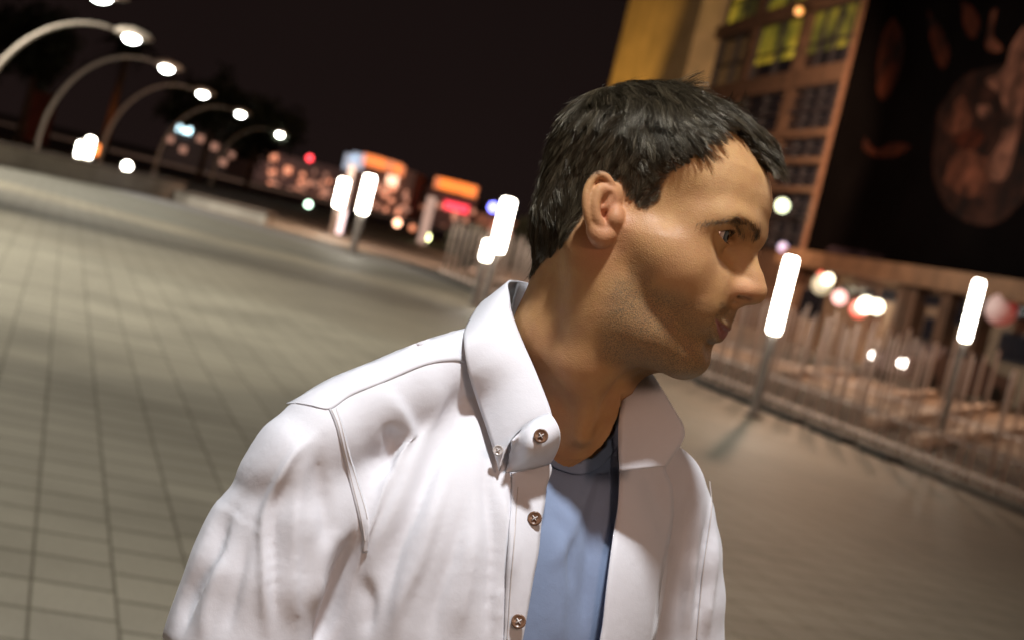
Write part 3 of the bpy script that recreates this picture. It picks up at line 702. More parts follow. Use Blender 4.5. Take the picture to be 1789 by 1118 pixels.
# face mass from horizontal sections
zt = [-98, -94, -90, -85, -80, -71, -65, -57, -52, -46, -38, -30, -15, 0, 12, 25, 38, 50, 60, 75, 92]
yt = [36, 58, 70, 77, 79.5, 79.5, 80, 82, 83, 84, 85, 84, 82, 82, 88, 94, 98, 98.5, 96, 88, 66]
wt = [10, 22, 30, 39, 45, 50, 52.5, 55.5, 57.5, 59.5, 62, 64, 66.5, 68, 66, 63, 60, 60, 59, 54, 40]
def face(X, Y, Z):
    yf = np.interp(Z, zt, yt).astype(np.float32); w = np.interp(Z, zt, wt).astype(np.float32); yc = 14.
    dy = np.where(Y > yc, (Y-yc)/(yf-yc), (Y-yc)/50.)
    q = (np.abs(X)/w)**2.15+np.abs(dy)**2.15
    return (q**(1/2.15)-1)*np.minimum(w, 45)+np.maximum(0, np.maximum(-97-Z, Z-90))
hv.op(face, (-80, -50, -110), (80, 115, 105), 14)
# brow ridge, cheekbones, muzzle, chin, jaw
hv.chain([(9, 89.5, 25), (23, 85, 29), (38, 76, 29.5), (52, 59, 24)], [8, 8, 7.5, 7], 18, sym=True)
hv.ell((43, 48, -14), (22, 29, 24), 26, sym=True)
hv.cap((57, 36, -6), (66, 5, 0), 8, 6, 22, sym=True)
hv.ell((0, 57, -48), (27, 35.5, 27), 16)
hv.ell((0, 67.5, -78), (22, 17, 14.5), 10)
hv.ell((0, 63.5, -37.5), (12, 33, 10), 9)
hv.chain([(16, 62, -82), (34, 38, -74), (47, 12, -60), (55, -2, -30)], [11, 12, 13, 12], 26, sym=True)
hv.chain([(22, 36, -66), (30, 10, -78), (28, -10, -110)], [15, 22, 24], 24, sym=True)
hv.ell((30, 71, -33), (13, 12.5, 18), 16, sym=True)
# eye sockets, eyelids
hv.ell((33, 88, 17), (19, 13, 11), 12, 'sub', sym=True)
hv.ell((25, 89, 4), (9, 6.5, 7), 12, 'sub', sym=True)
EC = np.array([31., 70.5, 18.]); ER = 12.2
hv.ell(EC, (15.2, 14.0, 13.6), 5, sym=True)
hv.cap((17, 84, 22), (44, 78, 27), 4, 4.5, 8, sym=True)        # hooded upper lid fold
def almond(X, Y, Z):
    t = (np.abs(X)-31.)/14.5; zc = 18.0+t*.8; a = np.maximum(1-t*t, -1)
    return np.maximum(np.maximum((Z-zc)-5.3*a, (zc-Z)-4.9*a), 74.5-Y)
hv.op(almond, (-50, 72, 5), (50, 95, 30), 1.2, 'sub')
# nose
hv.chain([(0, 89, 24), (0, 92, 12), (0, 97.5, 2), (0, 103.5, -7), (0, 107.3, -15.0)], [7, 7, 7.5, 8.5, 11.0], 7)
hv.ell((0, 86, -6), (15, 15, 22), 9)
hv.ell((11, 98.3, -18), (6.4, 10.6, 7.6), 6, sym=True)
hv.cap((0, 106, -19.5), (0, 94, -29.5), 5.2, 5, 5)
hv.ell((17.5, 88.5, -18), (2.4, 3.5, 9), 4, 'sub', sym=True)   # crease behind the wing
hv.cap((8.5, 106.5, -26), (12.5, 99, -24.2), 3.0, 3.9, 2.0, 'sub', sym=True)  # nostrils
# nasolabial fold
hv.ell((19, 79.5, -24), (13, 11.5, 20), 16, sym=True)
hv.ell((27, 73, -44), (12, 11, 13), 14, sym=True)
# lips, laid on the surface found so far
def ysurf(x, z):
    y = np.linspace(125, 20, 420); f = hv.sample(np.stack([y*0+x, y, y*0+z], 1)); k = int(np.argmax(f < 0)); return y[k]
hv.chain([(0, ysurf(0, -68)+5.5, -68), (9, ysurf(9, -67)+5.5, -67)], [6.5, 5], 12, 'sub', sym=True)
LX = [0, 6, 12, 18, 23, 26.5]
UZ = [-49.6, -48.6, -48.6, -48.0, -47.2, -46.4]; SZ = [-53.2, -53.2, -52.2, -50.6, -48.6, -46.8]; LZ = [-57.6, -57.4, -56.2, -53.6, -50.6, -47.6]
ys = [ysurf(x, z) for x, z in zip(LX, SZ)]; yu = [ysurf(x, z) for x, z in zip(LX, UZ)]; yl = [ysurf(x, z) for x, z in zip(LX, LZ)]
hv.chain([(x, y-2.6+d, z) for x, y, z, d in zip(LX, yu, UZ, [.3, .2, 0, 0, 0, -.3])], [3.6, 3.7, 3.6, 3.3, 2.6, 1.4], 4, sym=True)
hv.chain([(x, y-3.0+d, z) for x, y, z, d in zip(LX, yl, LZ, [.6, .6, .6, .6, .2, -.5])], [4.6, 4.6, 4.4, 3.8, 2.8, 1.4], 4, sym=True)
ys2 = [ysurf(x, z) for x, z in zip(LX, SZ)]
hv.chain([(x, y+.3, z) for x, y, z in zip(LX+[29], ys2+[ysurf(29, -46)], SZ+[-45.6])], [1.6, 1.6, 1.6, 1.7, 1.8, 1.6, 1.0], 2.2, 'sub', sym=True)
# temple dip
hv.ell((76, 50, 32), (10, 22, 18), 14, 'sub', sym=True)
# neck, in world placed points
NB = w2h(P(980, 790, 1.365)); NM = w2h(P(1003, 600, 1.345))
hv.cap((0, -22, -25), tuple(NM), 52, 53, 22)
hv.cap(tuple(NM), tuple(NB), 53, 55, 10)
nb2 = w2h(t2w((0, -10, 1430)))
hv.cap(tuple(w2h(t2w((70, -22, 1462)))), tuple(w2h(t2w((-70, -22, 1462)))), 34, 34, 30)
hv.cap(tuple(w2h(t2w((60, 12, 1400)))), tuple(w2h(t2w((-60, 12, 1400)))), 34, 34, 26)
# neck muscle from behind the ear to the breastbone, and the larynx
hv.chain([(60, -22, -20), tuple(w2h(P(1030, 640, 1.288))), tuple(w2h(P(1018, 760, 1.298)))], [9, 7, 4], 26)
hv.ell(tuple(w2h(P(1066, 706, 1.345))), (12, 13, 15), 14)
# ear -----------------------------------------------------------
def E_(cx, cy, x): return tuple(onx(900+cx*.519, 120+cy*.519, x))
def ear(s):
    def ch(pts, r, k, mode='add', n=None):
        A = spl([(p[0], p[1], p[2], q) for p, q in zip(pts, r)], n or 5*len(pts))
        hv.chain([(a[0]*s, a[1], a[2]) for a in A], list(A[:, 3]), k, mode)
    ch([E_(312, 420, 74), E_(290, 470, 75), E_(300, 535, 74)], [9, 10, 8], 6)            # base pad
    ch([E_(288, 395, 80), E_(272, 460, 81.5), E_(284, 528, 79)], [4, 4.5, 4.5], 4)         # back shell
    hv.ell((E_(306, 468, 87)[0]*s,)+E_(306, 468, 87)[1:], (9.5, 6.5, 14), 3, 'sub')       # concha
    ch([E_(330, 420, 76), E_(322, 388, 80), E_(304, 364, 83), E_(282, 358, 85), E_(259, 374, 87.5), E_(244, 408, 89), E_(239, 447, 90),
        E_(242, 488, 89), E_(252, 524, 86), E_(264, 548, 83)], [2.2, 2.7, 2.8, 2.9, 3.0, 3.1, 3.1, 3.0, 3.0, 3], 1.5)
    ch([E_(266, 545, 82), E_(286, 568, 79.5), E_(308, 562, 77), E_(318, 545, 76)], [4.4, 5.0, 4.2, 3.5], 5)        # lobe
    ch([E_(304, 404, 82), E_(280, 412, 86), E_(268, 455, 87.5), E_(272, 500, 86), E_(288, 530, 82)], [2.4, 3.0, 3.2, 3.2, 3.6], 2.5)  # antihelix
    ch([E_(326, 424, 79), E_(314, 462, 80), E_(294, 474, 80)], [2, 1.8, 1.2], 2.5)            # crus
    ch([E_(341, 478, 75), E_(336, 505, 78), E_(334, 522, 77)], [3.6, 4.4, 3.6], 4)                               # tragus
ear(1); ear(-1)
hV, hQ = hv.mesh(); hV = smoothmesh(hV, hQ, 2, .5); hN = vnormals(hV, hQ)

# hair region of the scalp, as an outline seen from the side (head y, z in mm)
def yz(cx, cy, x): p = onx(900+cx*.519, 120+cy*.519, x); return (p[1], p[2])
hair_line = [yz(830, 330, 5), yz(775, 250, 18), yz(718, 200, 30), yz(680, 178, 44), yz(640, 228, 56), yz(612, 275, 60), yz(580, 315, 63), yz(535, 345, 66), yz(495, 385, 69),
             yz(478, 440, 71), yz(440, 468, 73), yz(410, 462, 74), yz(385, 425, 74), yz(350, 372, 76), yz(300, 350, 80), yz(240, 400, 80), yz(222, 500, 70), yz(185, 580, 64),
             yz(120, 625, 50), yz(50, 700, 20), (-100, -50), (-120, 60), (-60, 160), (60, 160), (96, 120), (100, 80)]
HLp = np.array(hair_line)
def hairmask(V, w=3.0):
    d, _, _ = polydist(V[:, 1], V[:, 2], np.vstack([HLp, HLp[:1]])); s_ = np.where(inpoly(V[:, 1], V[:, 2], HLp), 1, -1)
    return sst(-w, w, d*s_)
hm = hairmask(hV, 3.0)
ax_ = np.abs(hV[:, 0])
# colour masks: stubble, lips, brows, redness
def blob(c, r, sym=True):
    x = ax_ if sym else hV[:, 0]; return np.exp(-(((x-c[0])/r[0])**2+((hV[:, 1]-c[1])/r[1])**2+((hV[:, 2]-c[2])/r[2])**2))
stub = sst(-30, -46, hV[:, 2])*sst(2, 22, hV[:, 1])*sst(-112, -98, hV[:, 2])
stub = np.maximum(stub*(1-.75*blob((30, 72, -42), (16, 20, 16))), 1.0*sst(-30, -36, hV[:, 2])*sst(-56, -50, hV[:, 2])*sst(66, 76, hV[:, 1])*sst(36, 28, ax_))
stub = np.maximum(stub, .8*sst(-8, -40, hV[:, 2])*sst(18, 26, hV[:, 1])*sst(50, 38, hV[:, 1])*sst(-112, -100, hV[:, 2])*sst(40, 48, ax_))
lw = np.interp(ax_, LX, [8.4, 8.8, 8, 6.4, 4.4, 2.2]); lc = np.interp(ax_, LX, SZ)
lipm = sst(lw*.62, lw*.48, np.abs(hV[:, 2]-lc+.6))*sst(60, 74, hV[:, 1])*sst(28.5, 25.5, ax_)
sweat = blob((62, 34, -16), (14, 16, 14))
red = blob((78, -8, 3), (12, 22, 36))+.55*blob((14, 104, -18), (16, 18, 14))+.45*blob((50, 50, -20), (16, 25, 20))+.5*sst(-60, -150, hV[:, 2])*sst(30, -20, hV[:, 1])
def skin_mat():
    mt, nt, bs = nm('skin'); L = nt.links
    at = lambda n: nd(nt, 'ShaderNodeAttribute', _attribute_name=n).outputs['Fac']
    tc = nt.nodes.new('ShaderNodeTexCoord').outputs['Object']
    def mul(a, k, add=0.0):
        n = nd(nt, 'ShaderNodeMath', _operation='MULTIPLY_ADD'); L.new(a, n.inputs[0]); n.inputs[2].default_value = add
        if isinstance(k, (int, float)): n.inputs[1].default_value = k
        else: L.new(k, n.inputs[1])
        n.use_clamp = True; return n.outputs[0]
    big = noise(nt, 26, 4, .6, vec=tc); fine = noise(nt, 420, 3, .6, vec=tc); pore = nd(nt, 'ShaderNodeTexVoronoi', Scale=900); L.new(tc, pore.inputs['Vector'])
    base = ramp(nt, big, [(.3, (.46, .265, .098)), (.55, (.545, .335, .128)), (.75, (.59, .385, .165))])
    base = mixc(nt, mul(noise(nt, 75, 4, .65, vec=tc), .85, -.2), base, (.36, .15, .075, 1)); base = mixc(nt, mul(fine, .42), base, (.40, .20, .11, 1))
    base = mixc(nt, mul(at('red'), .62), base, (.50, .19, .12, 1))
    dots = ramp(nt, noise(nt, 1100, 2, .7, vec=tc), [(.42, (0, 0, 0)), (.62, (1, 1, 1))])
    sm = mul(at('stubble'), mul(dots, .62, .22))
    base = mixc(nt, sm, base, (.085, .078, .050, 1))
    base = mixc(nt, mul(at('lips'), .85), base, (.27, .095, .085, 1))
    base = mixc(nt, mul(at('scalp'), .93), base, (.018, .015, .012, 1))
    L.new(base, bs.inputs['Base Color'])
    rr = ramp(nt, noise(nt, 60, 4, .6, vec=tc), [(.3, (.46,)*3), (.7, (.66,)*3)]); rr = mixc(nt, mul(at('sweat'), .8), rr, (.2, .2, .2, 1)); L.new(rr, bs.inputs['Roughness'])
    bs.inputs['Subsurface Weight'].default_value = .10; bs.inputs['Subsurface Radius'].default_value = (1.0, .35, .18); bs.inputs['Subsurface Scale'].default_value = .006
    bs.inputs['Specular IOR Level'].default_value = .33
    b1 = bump(nt, bs, pore.outputs['Distance'], .30, .0005)
    b2 = bump(nt, bs, noise(nt, 700, 3, .6, vec=tc), .34, .0005, b1)
    b3 = bump(nt, bs, noise(nt, 90, 3, .5, vec=tc), .3, .0012, b2)
    sp = nd(nt, 'ShaderNodeMath', _operation='MULTIPLY'); L.new(at('sweat'), sp.inputs[0]); L.new(noise(nt, 1000, 2, .5, vec=tc), sp.inputs[1]); bump(nt, bs, sp.outputs[0], .9, .0012, b3)
    return mt
SKIN = skin_mat()
body = meshobj('body', h2w(hV), hQ, SKIN, person)
for n_, v_ in (('stubble', stub), ('lips', lipm), ('scalp', hm*.9), ('red', np.clip(red, 0, 1)), ('sweat', sweat)): attr(body, n_, v_)
def eye_mat():
    mt, nt, bs = nm('eyeball'); L = nt.links
    at = nd(nt, 'ShaderNodeAttribute', _attribute_name='iris').outputs['Fac']
    tc = nt.nodes.new('ShaderNodeTexCoord').outputs['Object']
    c = ramp(nt, at, [(0.0, (.004, .004, .004)), (.17, (.004, .004, .004)), (.20, (.16, .18, .17)), (.38, (.11, .14, .15)), (.455, (.02, .025, .03)), (.50, (.75, .68, .62)), (.8, (.62, .40, .32))])
    L.new(c, bs.inputs['Base Color']); bs.inputs['Roughness'].default_value = .06; bs.inputs['Coat Weight'].default_value = 1; bs.inputs['Coat Roughness'].default_value = .02
    return mt
EYM = eye_mat()
def eyeball(sx):
    c = np.array([EC[0]*sx, EC[1]+.3, EC[2]]); V = []; Fq = []; n, m_ = 40, 32
    g = np.array([.16, .985, -.02]); g /= np.linalg.norm(g); a = np.cross(g, [0, 0, 1.]); a /= np.linalg.norm(a); b = np.cross(a, g); ir = []
    for i in range(m_+1):
        th = math.pi*i/m_
        for k in range(n):
            ph = 2*math.pi*k/n; rr = ER+.75*math.exp(-(th/.42)**2)
            V.append(c+rr*(g*math.cos(th)+(a*math.cos(ph)+b*math.sin(ph))*math.sin(th))); ir.append(min(1, th/1.05))
    for i in range(m_):
        for k in range(n): Fq.append((i*n+k, i*n+(k+1) % n, (i+1)*n+(k+1) % n, (i+1)*n+k))
    e = meshobj('eye', h2w(np.array(V)), np.array(Fq)[:, ::-1], EYM, person); attr(e, 'iris', ir); return e
eyeball(1); eyeball(-1)
# ------------------------------------------------------------------ hair
def hair_mat(name, c1, c2, rough=.28):
    mt, nt, bs = nm(name)
    at = nd(nt, 'ShaderNodeAttribute', _attribute_name='tone').outputs['Fac']
    nt.links.new(ramp(nt, at, [(0, c1), (1, c2)]), bs.inputs['Base Color'])
    bs.inputs['Specular Tint'].default_value = (.95, .85, .66, 1); bs.inputs['Roughness'].default_value = rough; bs.inputs['Specular IOR Level'].default_value = .65
    return mt
HAIRM = hair_mat('dark hair', (.012, .0085, .005), (.17, .14, .085))
def strands_mesh(name, Pt, R, mat, parent, tone, label=None):
    """Pt (N,K,3) mm head frame, R (N,K)"""
    N, K, _ = Pt.shape; T = np.gradient(Pt, axis=1); T /= np.linalg.norm(T, axis=2, keepdims=True)+1e-9
    ref = RNG.normal(size=(N, 1, 3)); A = np.cross(T, ref); A /= np.linalg.norm(A, axis=2, keepdims=True)+1e-9; B = np.cross(T, A)
    V = np.stack([Pt+R[..., None]*(A*math.cos(a)+B*math.sin(a)) for a in (0, 2.094, 4.189)], 2).reshape(-1, 3)
    base = (np.arange(N)[:, None]*K+np.arange(K-1)[None])*3; q = []
    for k in range(3):
        k2 = (k+1) % 3; q.append(np.stack([base+k, base+k2, base+3+k2, base+3+k], -1).reshape(-1, 4))
    o = meshobj(name, h2w(V), np.concatenate(q), mat, parent, label=label); attr(o, 'tone', np.repeat(tone, K*3)); return o
def tri_sample(V, Q, w, n):
    a = V[Q[:, 0]]; ar = np.linalg.norm(np.cross(V[Q[:, 2]]-a, V[Q[:, 3]]-V[Q[:, 1]]), axis=1)*w[Q].mean(1); p = ar/ar.sum()
    i = RNG.choice(len(Q), n, p=p); u, v = RNG.random((2, n, 1)); c = V[Q[i]]
    return (c[:, 0]*(1-u)+c[:, 1]*u)*(1-v)+(c[:, 3]*(1-u)+c[:, 2]*u)*v
WH = np.array([8., -52, 118])
def noise3(Pq, s, seed):
    r = np.random.default_rng(seed); o = np.zeros_like(Pq)
    for _ in range(5):
        k = r.normal(size=(3, 3))/s; ph = r.random(3)*6.28; o += np.sin(Pq@k+ph)
    return o/2.2
def grow(root, K=9, jit=.18, seed=3):
    n = len(root); N_ = hv.grad(root, 3.)
    x, y, z = root.T
    top = sst(62, 104, z+.12*y+.25*np.maximum(0, y)); front = sst(45, 85, y)*sst(60, 80, z); back = sst(-30, -70, y)
    rad = root-WH; rad /= np.linalg.norm(rad, axis=1, keepdims=True)
    fr2 = sst(8, 42, y)*sst(52, 74, z)
    comb = rad*((.2+.9*top)*(1-.75*fr2))[:, None]+np.outer((1-top)*(1-fr2), [0, .28, -1.])+np.outer(fr2, [.05, 1.0, .22])+np.outer(back*(1-top), [0, -.3, 0])+np.outer(top, [.55, .55, 0])+np.outer(front, [-.3, 1.2, .30])+np.outer(sst(5, 50, y)*top, [-.75, .8, .15])
    comb += .55*noise3(root, 17., seed)+.35*noise3(root, 6., seed+1)
    comb += (front*.55)[:, None]*noise3(root, 9., seed+5)
    comb -= N_*(comb*N_).sum(1, keepdims=True); comb /= np.linalg.norm(comb, axis=1, keepdims=True)
    Ln = 13.5+22*top+7*back*(1-top)+6*front+6*sst(35, 75, z)
    Ln *= np.where(np.abs(x) > 55, 1-.45*sst(50, 10, z)*sst(-20, 10, y), 1)
    edge = hairmask(root, 7.); Ln *= .25+.75*sst(.5, 1, edge)+.4*front*(1-sst(.5, 1, edge))*sst(22, 10, np.abs(x))
    Ln *= RNG.uniform(.72, 1.12, n)*(1-front*RNG.random(n)*.45); Ln *= 1-.5*sst(8, 30, y)*sst(85, 70, z)*sst(30, 45, np.abs(x)); Ln *= 1-.25*fr2*sst(12, 30, x)
    lift = .30+.50*top-.14*fr2*top*(1-front)+.05*front+.12*fr2*(1-top); d = N_*lift[:, None]+comb*(1.05-lift)[:, None]; d += jit*RNG.normal(size=(n, 3)); d /= np.linalg.norm(d, axis=1, keepdims=True)
    Ln *= 1-.45*sst(0, -40, z); out = [root]; p = root.copy(); st = (Ln/(K-1))[:, None]
    cap = 3.0+7.5*top+4*front+1.2*back+3*front
    for k in range(1, K):
        p = p+d*st; t = k/(K-1)
        G = hv.grad(p, 3.); f = hv.sample(p); lo = .6+.5*t
        p = p+G*np.maximum(0, lo-f)[:, None]-G*(np.maximum(0, f-cap)*.45*(1-.8*np.maximum(front, .6*fr2)))[:, None]
        dn = (d*G).sum(1, keepdims=True)
        d = d+comb*.30-G*np.maximum(0, dn)*(.45-.38*np.maximum(front, .7*fr2)[:, None])+np.outer(.05-.03*fr2, [0, 0, -1.]); d /= np.linalg.norm(d, axis=1, keepdims=True)
        out.append(p.copy())
    return np.stack(out, 1)
hw_ = (hm > .4).astype(float)*(.55+.45*sst(20, 70, hV[:, 2]))*np.where(hV[:, 0] < -20, .45, 1)
NG, NS, KS = 1500, 48000, 9
gr = tri_sample(hV, hQ, hw_, NG); G_ = grow(gr, KS, .36)
rt = tri_sample(hV, hQ, hw_, NS); S_ = grow(rt, KS, .10)
near = np.concatenate([np.argmin(((c[:, None]-gr[None])**2).sum(2), 1) for c in np.array_split(rt, 60)])
tt = np.linspace(0, 1, KS)[None, :, None]; cl = (RNG.uniform(.45, 1.0, NS)[:, None, None])*tt**.9
off = (rt-gr[near])[:, None]*.45*(1-tt*.75)
S_ = S_*(1-cl)+(G_[near]+off)*cl
wildi = RNG.random(NS) < .035
S_[wildi] += (hv.grad(rt[wildi], 3.)*RNG.uniform(1, 5, (wildi.sum(), 1)))[:, None]*tt**1.6
R_ = np.linspace(1, .35, KS)[None]*RNG.uniform(.085, .15, (NS, 1))*(1+.9*(RNG.random((NS, 1)) < .18))
tone = np.clip(RNG.normal(.14, .12, NS)+.25*(near % 5 == 0)+.6*(RNG.random(NS) < .07), 0, 1)
hair = strands_mesh('hair', S_, R_, HAIRM, person, tone, 'short dark hair, messy and brushed forward')
# eyebrows
def brow(s):
    A = spl([(13, 22.5), (23, 26.5), (35, 30), (48, 29.5), (62, 19.5)], 60); n = 420
    t = RNG.random(n); i = (t*59).astype(int); base = A[i]+np.stack([RNG.normal(0, .8, n), RNG.normal(0, 1, n)*np.interp(t, [0, .15, .7, 1], [2.2, 2.4, 1.9, .9])], 1)
    R0 = np.array([[x, ysurf(x, z), z] for x, z in base]); tg = np.gradient(A, axis=0)[i]; tg /= np.linalg.norm(tg, axis=1, keepdims=True)
    d = np.stack([tg[:, 0], 0*t, tg[:, 1]+np.interp(t, [0, .4, 1], [1.1, .25, -.15])], 1)+.15*RNG.normal(size=(n, 3)); d /= np.linalg.norm(d, axis=1, keepdims=True)
    L = RNG.uniform(5, 8, n)[:, None]; out = []
    for k in range(5):
        q = R0+d*L*k/4; g = hv.grad(q, 1.5); q = q+g*(.35+.6*k/4*(1-k/8)-hv.sample(q))[:, None]; out.append(q)
    Pt = np.stack(out, 1); Pt[..., 0] *= s
    strands_mesh('eyebrow', Pt, np.linspace(1, .3, 5)[None]*np.full((n, 1), .11), HAIRM, person, RNG.random(n)*.5)
brow(1); brow(-1)
def lashes(s):
    out = []
    for lid, n in ((1, 70), (-1, 22)):
        for t in np.linspace(-.92, .95, n):
            x = 31+14.2*t; zc = 18+.8*t; a = 1-t*t; z = zc+(4.9*a if lid > 0 else -4.7*a)
            f = lambda yy: math.hypot(math.hypot(x-EC[0], yy-EC[1]), z-EC[2])
            y = EC[1]+math.sqrt(max(0, 13.7**2-(x-EC[0])**2-(z-EC[2])**2))
            L = (6.0 if lid > 0 else 2.2)*RNG.uniform(.8, 1.1); dx = .45*t+RNG.normal(0, .12)
            out.append([(x+dx*L*u, y+L*u*.8, z+lid*L*(-.10*u+.55*u*u)-(.8*u if lid > 0 else 0)) for u in np.linspace(0, 1, 5)])
    Pt = np.array(out); Pt[..., 0] *= s
    strands_mesh('eyelashes', Pt, np.linspace(1, .25, 5)[None]*np.full((len(Pt), 1), .12), HAIRM, person, np.zeros(len(Pt)))
lashes(1); lashes(-1)
# ------------------------------------------------------------------ clothes (torso frame: x to his right, y to his front, z up, mm)
def tp(px, py, y):
    r = ray(px, py); o = TO+TF*y/1000; return CAM+r*(((o-CAM)@TF)/(r@TF))
def sections(vol, zs, hw, yf, yb, xc, k=10, p=2.4):
    R_s = spl([(a, b, c, d) for a, b, c, d in zip(zs, hw, yf, yb)], 60); ker = np.ones(9)/9
    sm_ = lambda v: np.convolve(np.pad(v, 4, 'edge'), ker, 'valid')
    zs, hw, yf, yb = R_s[:, 0], sm_(R_s[:, 1]), sm_(R_s[:, 2]), sm_(R_s[:, 3])
    def fn(X, Y, Z):
        w = np.interp(Z, zs, hw).astype(np.float32); a = np.interp(Z, zs, yf).astype(np.float32); b = np.interp(Z, zs, yb).astype(np.float32)
        yc = (a+b)/2; hy = (a-b)/2; q = (np.abs(X-xc)/w)**p+(np.abs(Y-yc)/hy)**p
        return (q**(1/p)-1)*np.minimum(w, hy)+np.maximum(0, np.maximum(zs[0]-Z, Z-zs[-1]))
    vol.op(fn, (-260, -170, zs[0]-30), (280, 190, zs[-1]+30), k)
def torso(vol, o, lo):   # o: offset outwards in mm
    zs = [lo, 950, 1100, 1250, 1350, 1400, 1440, 1480]
    sections(vol, zs, np.array([165, 160, 150, 158, 158, 145, 110, 60])+o, np.array([95, 98, 100, 108, 94, 70, 40, 15])+o, np.array([-118, -110, -105, -118, -122, -112, -95, -70])-o, 8)
    R1 = [27, 33, 38, 43, 46]; pts = [tuple(w2t(tp(x, y, -8))-np.array([0, 0, r+2])) for (x, y), r in zip([(812, 576), (731, 600), (643, 636), (572, 667), (530, 697)], R1)]
    vol.chain2([(48, -24, 1484)]+pts, [22-9+o]+[r-9+o for r in R1], 18)
    vol.chain2([(-36, -24, 1484), (-66, -18, 1470), (-110, -10, 1436), (-150, -6, 1404)], [22-9+o, 28-9+o, 36-9+o, 42-9+o], 18)
# -- bare lower body and arms, hidden by the clothes except neck and hands
bv = Vol((-330, -190, 0), (330, 190, 1500), 6.0)
torso(bv, -9, 880)
for s, xa, xb, xc, xw in ((1, 198, 226, 236, 232), (-1, -158, -192, -208, -205)):
    bv.chain([(xa-s*10, -6, 1366), (xb, -6, 1245), (xc, -12, 1110), (xw, 40, 900)], [38, 38, 33, 25], 4)
    bv.chain([(xw, 46, 885), (xw-s*2, 60, 840)], [24, 30], 10)
    for i, (dx, L, r) in enumerate(((-22, 78, 8.5), (-7, 86, 9), (8, 82, 8.8), (22, 66, 8))):   # four fingers
        bv.chain([(xw+dx*.4, 62+dx, 812), (xw+dx*.1-s*3, 68+dx, 812-L*.5), (xw-s*12, 66+dx, 812-L)], [r+3, r+1, r], 2)
    bv.chain([(xw-s*8, 84, 855), (xw-s*18, 104, 822), (xw-s*20, 108, 790)], [13, 11, 9], 5)      # thumb
sections(bv, [790, 850, 900], np.array([160, 168, 160]), np.array([95, 98, 96]), np.array([-125, -128, -112]), 8, 20)
for s in (1, -1):
    bv.chain([(8+s*88, -8, 800), (8+s*92, 0, 470), (8+s*98, -18, 90)], [80, 52, 34], 20)
bV, bQ = bv.mesh(); bV = smoothmesh(bV, bQ, 1)
# join with the head into the one body mesh; the neck root stays under the tee
tv = Vol((-230, -150, 870), (250, 150, 1530), 4.0); torso(tv, -3, 880)
NECKL = [(900, 600), (938, 740), (955, 772), (971, 791), (985, 800), (1003, 804), (1018, 802), (1031, 797), (1050, 780), (1065, 760), (1080, 725), (1100, 600), (900, 600)]
hT = w2t(h2w(hV)); _px, _py, _ = projA(h2w(hV)); low = (hT[:, 2] < 1496) & ~inpoly(_px, _py, NECKL)
q_ = hT[low]; f_ = tv.sample(q_); w_ = sst(1496, 1470, q_[:, 2])
for _ in range(3): q_ = q_-tv.grad(q_, 4.)*(np.maximum(0, tv.sample(q_)+5)*w_)[:, None]
hT[low] = q_; hV2 = w2h(t2w(hT))
Vw = np.vstack([h2w(hV2), t2w(bV)]); Qw = np.vstack([hQ, bQ+len(hV)])
bpy.data.objects.remove(body)
body = meshobj('body', Vw, Qw, SKIN, person)
for n_, v_ in (('stubble', stub), ('lips', lipm), ('scalp', hm*.9), ('red', np.clip(red, 0, 1)), ('sweat', sweat)): attr(body, n_, np.r_[v_, np.zeros(len(bV))])

def cloth_mat(name, col, weave=.00022, rough=.75, sss=0):
    mt, nt, bs = nm(name); L = nt.links; tc = nt.nodes.new('ShaderNodeTexCoord').outputs['Object']
    f = noise(nt, 7, 4, .55, vec=tc); c = np.array(col[:3])
    L.new(ramp(nt, f, [(.3, tuple(c*.93)), (.7, tuple(np.minimum(c*1.04, .9)))]), bs.inputs['Base Color'])
    bs.inputs['Roughness'].default_value = rough; bs.inputs['Specular IOR Level'].default_value = .25
    bs.inputs['Sheen Weight'].default_value = .15; bs.inputs['Sheen Roughness'].default_value = .5
    w = nd(nt, 'ShaderNodeTexWave', Scale=420, Distortion=1.2, Detail=1); L.new(tc, w.inputs['Vector'])
    b1 = bump(nt, bs, w.outputs['Fac'], .22, weave)
    b2 = bump(nt, bs, noise(nt, 900, 2, .6, vec=tc), .3, weave*1.5, b1)
    b3 = bump(nt, bs, noise(nt, 38, 4, .62, vec=tc), .22, .0025, b2)
    bump(nt, bs, noise(nt, 110, 3, .6, vec=tc), .16, .0012, b3)
    return mt
SHIRT = cloth_mat('white cotton', (.715, .73, .775)); TEE = cloth_mat('blue jersey', (.23, .30, .45), .0003, .85)
THREAD = simple('shirt stitching', (.62, .58, .56), .8, 0, .1)

# -- tee
tV, tQ = tv.mesh(); tV = smoothmesh(tV, tQ, 4)
tW = t2w(tV); px, py, dd = projA(tW)
tN = vnormals(tW, tQ)
cut = inpoly(px, py, NECKL) | (tV[:, 2] > 1492) | (np.abs(tV[:, 0]-8) > 132)
keep = ~cut[tQ].any(1); tQ2 = tQ[keep]
